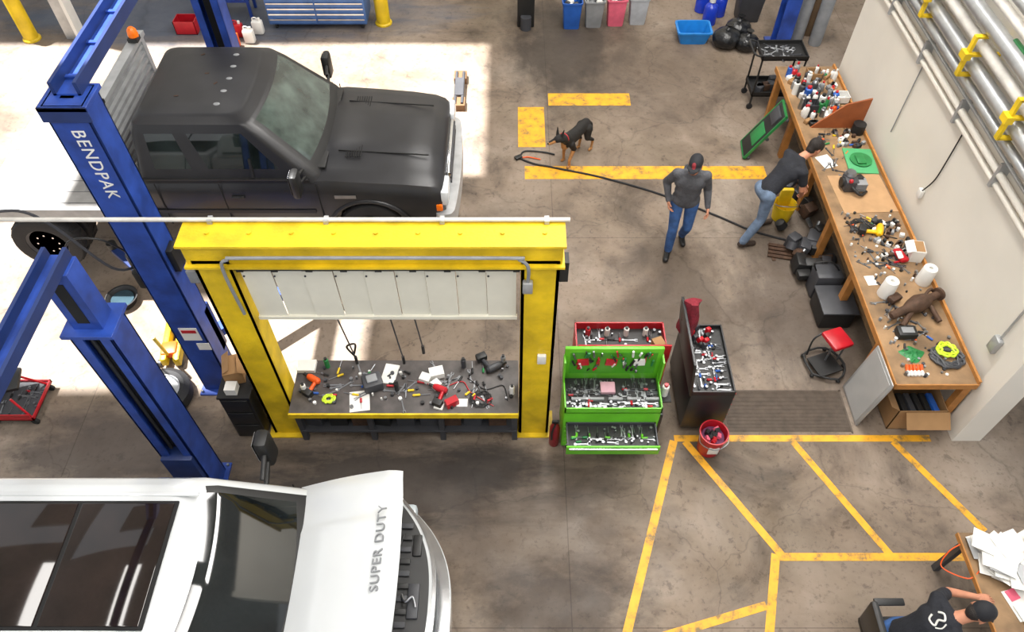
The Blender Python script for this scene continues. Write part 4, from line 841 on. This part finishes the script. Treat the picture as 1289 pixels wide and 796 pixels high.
def person(name,J,mt,fwd):
    b=B(name); bl=Blob(); top,bot,shoe,hair=mt['top'],mt['bot'],mt['shoe'],mt['hair']; F=V(fwd)
    J={k:V(v) for k,v in J.items()}; sleeve=mt.get('sleeve','long'); bulk=mt.get('bulk',0)
    side=(J['shL']-J['shR']).normalized(); sp=(J['neck']-J['pel']).normalized(); fr=side.cross(sp).normalized()
    pel,ch,nk=J['pel'],J['chest'],J['neck']
    mid=(pel+ch)*.5
    bl.c(pel-sp*.02-side*.05,pel-sp*.02+side*.05,.12,.12,bot,fr,.85)
    bl.c(pel+sp*.03,mid,.15+bulk,.145+bulk,top,fr,.75); bl.c(mid,ch,.145+bulk,.17+bulk,top,fr,.7); bl.c(ch,ch+(nk-ch)*.55,.16+bulk,.12,top,fr,.7)
    bl.c(ch-side*.06+sp*.02,ch+side*.06+sp*.02,.13+bulk,.13+bulk,top,fr,.78)
    if mt.get('hoodie'):
        bl.c(pel-side*.05+sp*.0,pel+side*.05+sp*.0,.14,.14,top,fr,.86); bl.c(mid-side*.05,mid+side*.05,.125,.125,top,fr,.88)
        bl.c(nk-fr*.075-side*.05-sp*.03,nk-fr*.075+side*.05-sp*.03,.06,.06,top,fr,.8); bl.c(nk-sp*.06-side*.05,nk-sp*.06+side*.05,.07,.07,top)
    bl.c(nk-sp*.04,J['head']-sp*.02,.06,.055,skin); bl.c(nk-sp*.08-side*.04,nk-sp*.08+side*.04,.07,.07,top)
    for q in 'LR':
        sh,el,wr=J['sh'+q],J['el'+q],J['wr'+q]
        bl.c(ch+(sh-ch)*.35,sh-sp*.015,.09,.064+bulk*.4,top); bl.c(nk-sp*.07,sh-sp*.005,.062,.056+bulk*.3,top); e2=sh+(el-sh)*.6
        if sleeve=='short':
            bl.c(sh-sp*.015,e2,.06,.06,top); bl.c(e2,el,.046,.04,skin); bl.c(el,wr,.042,.027,skin)
        else:
            bl.c(sh-sp*.015,el,.06+bulk*.4,.05+bulk*.5,top); w2=el+(wr-el)*.93; bl.c(el,w2,.05+bulk*.5,.038,top); bl.c(w2,wr,.03,.027,skin)
        hp,kn,an,toe=J['hp'+q],J['kn'+q],J['an'+q],J['toe'+q]
        bl.c(hp,kn,.096,.066,bot,None,1); bl.c(kn,kn+(an-kn)*.35,.064,.068,bot); bl.c(kn+(an-kn)*.35,an,.068,.056,bot); bl.c(an+(kn-an)*.03,an+(kn-an)*.1,.06,.058,bot)
        d=(toe-an); d.z=0; d=d.normalized(); heel=V((an.x,an.y,max(.045,an.z-.055)))-d*.035
        bl.c(heel,V((toe.x,toe.y,toe.z)),.042,.04,shoe,(0,0,1),.95); bl.c(an,heel+d*.04,.05,.05,shoe)
    head(b,bl,J['head'],J['look'],J.get('up',sp),hair,mt.get('cap'),mt.get('beard'),mt.get('band'))
    bl.build(b,.009,4)
    for q in 'LR':
        wr,el=J['wr'+q],J['el'+q]; hd=J.get('hd'+q,(wr-el)); inn=J.get('hn'+q, -side if q=='L' else side)
        h=V(hd).normalized(); nn=V(inn); s=h.cross((nn-h*nn.dot(h)).normalized()); b2=J.get('th'+q,fr); ts=1 if s.dot(V(b2))>0 else -1
        hand(b,wr,hd,inn,ts,mt.get('curl',.4))
    if 'logo' in mt: mt['logo'](b,J,side,sp,fr)
    return b
def loc(o,yaw,p,s=1):
    c,sn=math.cos(yaw),math.sin(yaw); return V((o[0]+s*(p[0]*c-p[1]*sn),o[1]+s*(p[0]*sn+p[1]*c),s*p[2]))
jeans=M('denim','#2f5183',.85,0,.35,9,.3,60); jeans2=M('denim_light','#5f7086',.85,0,.35,9,.3,60); hood=M('grey_hoodie','#4c4d51',.9,0,.25,12,.5,50)
tee=M('black_tee','#171920',.85,0,.3,8,.3,40); boot=M('boot_brown','#32261e',.7); shoeb=M('shoe_black','#141414',.6); hairb=M('hair_dark','#1d1612',.7,0,.3,40,.5,120)
capb=M('cap_black','#16171c',.8); capr=M('cap_red','#7d2028',.8)
yaw=math.radians(-97); P=lambda *p: loc((2.31,7.42),yaw,p,.98)
J=dict(pel=P(0,0,.95),chest=P(.03,0,1.27),neck=P(.05,0,1.48),head=P(.10,.0,1.60),look=P(1,-.3,-.12)-P(0,0,0),up=(0,0,1),
 shL=P(.03,.19,1.41),shR=P(.03,-.19,1.41),elL=P(-.04,.26,1.13),wrL=P(.1,.30,.90),elR=P(-.1,-.28,1.14),wrR=P(.06,-.23,.93),
 hpL=P(0,.1,.9),hpR=P(0,-.1,.9),knL=P(.08,.1,.49),anL=P(-.16,.1,.13),toeL=P(-.02,.12,.045),knR=P(.14,-.1,.5),anR=P(.14,-.1,.1),toeR=P(.31,-.13,.042))
person('walking_man',J,dict(top=hood,bot=jeans,shoe=shoeb,hair=hairb,cap=capb,band=capr,bulk=.018,hoodie=True,beard=M('beard_stubble','#6a4a38',.8)),P(1,0,0)-P(0,0,0)).done(ang=80)
J=dict(pel=(3.42,7.58,.93),chest=(3.66,7.70,1.18),neck=(3.83,7.79,1.34),head=(3.98,7.86,1.40),look=(.75,.3,-.6),up=(.6,.3,.75),
 shL=(3.70,7.92,1.29),shR=(3.82,7.56,1.26),elL=(3.86,7.95,1.02),wrL=(4.0,7.86,.80),elR=(3.86,7.52,.99),wrR=(3.95,7.66,.77),
 hpL=(3.38,7.68,.9),hpR=(3.44,7.50,.9),knL=(3.58,7.80,.5),anL=(3.60,7.84,.1),toeL=(3.77,7.90,.042),knR=(3.44,7.48,.49),anR=(3.27,7.42,.12),toeR=(3.44,7.46,.042),hnL=(0,-1,-.4),hnR=(0,1,-.4),thL=(.5,0,1),thR=(.5,0,1))
person('bending_mechanic',J,dict(top=tee,bot=jeans2,shoe=boot,hair=hairb,sleeve='short',curl=.5),(.9,.4,0)).done(ang=80)
def logo(b,J,side,sp,fr):
    p=(J['chest']+J['neck'])*.5-fr*.128
    b.tube([p+side*.06+sp*.03,p+side*.03+sp*.07,p-side*.02+sp*.05,p+side*.0+sp*.0,p-side*.03-sp*.05,p+side*.03-sp*.07,p+side*.06-sp*.03],.009,white,sub=5)
    b.tube([p-side*.05+sp*.05,p-side*.07,p-side*.05-sp*.05],.006,white,sub=4)
J=dict(pel=(3.52,1.95,.58),chest=(3.72,1.97,.88),neck=(3.88,1.99,1.06),head=(4.0,2.0,1.15),look=(.75,.1,-.65),up=(.65,0,.75),
 shL=(3.80,2.18,1.0),shR=(3.84,1.79,1.0),elL=(4.02,2.3,.79),wrL=(4.27,2.25,.795),elR=(4.05,1.72,.79),wrR=(4.3,1.85,.795),
 hpL=(3.56,2.05,.55),hpR=(3.56,1.85,.55),knL=(3.98,2.1,.52),anL=(3.95,2.1,.12),toeL=(4.12,2.12,.045),knR=(3.98,1.8,.52),anR=(3.95,1.8,.12),toeR=(4.12,1.8,.045),hdL=(1,-.1,-.05),hdR=(1,.2,-.05),hnL=(0,0,-1),hnR=(0,0,-1),thL=(0,-1,0),thR=(0,1,0))
person('seated_man',J,dict(top=tee,bot=jeans,shoe=shoeb,hair=hairb,sleeve='short',cap=capb,curl=.15,logo=logo),(1,0,0)).done(ang=80)
# dog
b=B('black_and_tan_dog'); bl=Blob(); fk=M('fur_black','#161310',.8,0,.3,30,.4,90); ft=M('fur_tan','#a0703f',.8,0,.2,30,.4,90)
yaw=math.radians(-130); D=lambda *p: loc((.97,9.36),yaw,p,1.0)
lat=D(0,1,0)-D(0,0,0)
bl.c(D(.2,0,.47),D(0,0,.46),.12,.115,fk,lat,.78); bl.c(D(0,0,.47),D(-.26,0,.5),.105,.1,fk,lat,.82); bl.c(D(.24,0,.44),D(.25,0,.4),.09,.07,ft,lat,.8)
bl.c(D(.22,0,.52),D(.36,.02,.61),.088,.064,fk); bl.c(D(.38,.0,.62),D(.43,-.02,.62),.062,.055,fk); bl.c(D(.46,-.035,.605),D(.54,-.08,.575),.036,.025,ft); bl.c(D(.44,-.03,.63),D(.53,-.08,.595),.03,.02,fk)
for s in(-1,1):
    bl.c(D(.385,-.01+s*.042,.66),D(.37,-.01+s*.06,.79),.032,.009,fk,D(1,0,0)-D(0,0,0),.55)
    o1=.05 if s>0 else -.03
    bl.c(D(.18,s*.07,.42),D(.13,s*.09,.31),.06,.042,fk); bl.c(D(.13,s*.09,.31),D(.18+o1,s*.085,.14),.036,.024,ft); bl.c(D(.18+o1,s*.085,.14),D(.17+o1,s*.085,.04),.023,.022,ft); bl.c(D(.17+o1,s*.085,.025),D(.215+o1,s*.085,.022),.026,.022,ft)
    o2=-.05 if s>0 else .03
    bl.c(D(-.25,s*.06,.46),D(-.17+o2,s*.09,.31),.08,.048,fk); bl.c(D(-.17+o2,s*.09,.31),D(-.33+o2,s*.09,.18),.042,.024,fk); bl.c(D(-.33+o2,s*.09,.18),D(-.30+o2,s*.09,.04),.023,.02,ft); bl.c(D(-.30+o2,s*.09,.024),D(-.25+o2,s*.09,.022),.025,.021,ft)
bl.c(D(-.33,0,.52),D(-.42,0,.42),.032,.028,fk); bl.c(D(-.42,0,.42),D(-.47,0,.26),.03,.015,fk)
bl.build(b,.008,3); b.sph(D(.565,-.09,.582),.014,dark,n=8)
for s in(-1,1): b.sph(D(.47,-.025+s*.03,.635),.008,dark,n=8)
b.tube([D(.28,.078*math.cos(t),.57+.075*math.sin(t)) for t in [k*math.pi/6 for k in range(13)]],.01,red,sub=1)
b.done(ang=80)
# ---------------------------------------------------------------- lights
wd=bpy.data.worlds.new('world'); SC.world=wd; wd.use_nodes=True; bg=wd.node_tree.nodes['Background']; bg.inputs[0].default_value=(.95,.97,1,1); bg.inputs[1].default_value=.95
s=bpy.data.lights.new('sun','SUN'); s.energy=24; s.angle=.02; s.color=(1,.98,.96); so=bpy.data.objects.new('sun',s); COL.objects.link(so)
so.rotation_euler=V((dx,dy,-1)).to_track_quat('-Z','Y').to_euler(); so.location=(-5,8,14)
for x,y,sx,sy,e in((-5,1.5,1.2,6,300),(-1.2,1.5,1.2,6,300),(2.6,1.5,1.2,6,400),(1.5,8.5,1.2,6,500),(3.9,8.0,1.2,6,600),(1.5,14,1.2,4,170),(-5,14.6,4,1.2,150)):  # overhead fill panels added out of view to brighten floor and wall
    a=bpy.data.lights.new('fill_light','AREA'); a.shape='RECTANGLE'; a.size=sx; a.size_y=sy; a.energy=e; a.color=(1,.97,.93); ao=bpy.data.objects.new('fill_light',a); ao.location=(x,y,9.6); COL.objects.link(ao)
cam=bpy.data.cameras.new('camera'); cam.lens=946/1289*36; cam.sensor_width=36; cam.sensor_fit='HORIZONTAL'; co=bpy.data.objects.new('camera',cam); COL.objects.link(co)
co.location=(0,0,7.8); co.rotation_euler=(math.radians(90-51.69),0,0); SC.camera=co
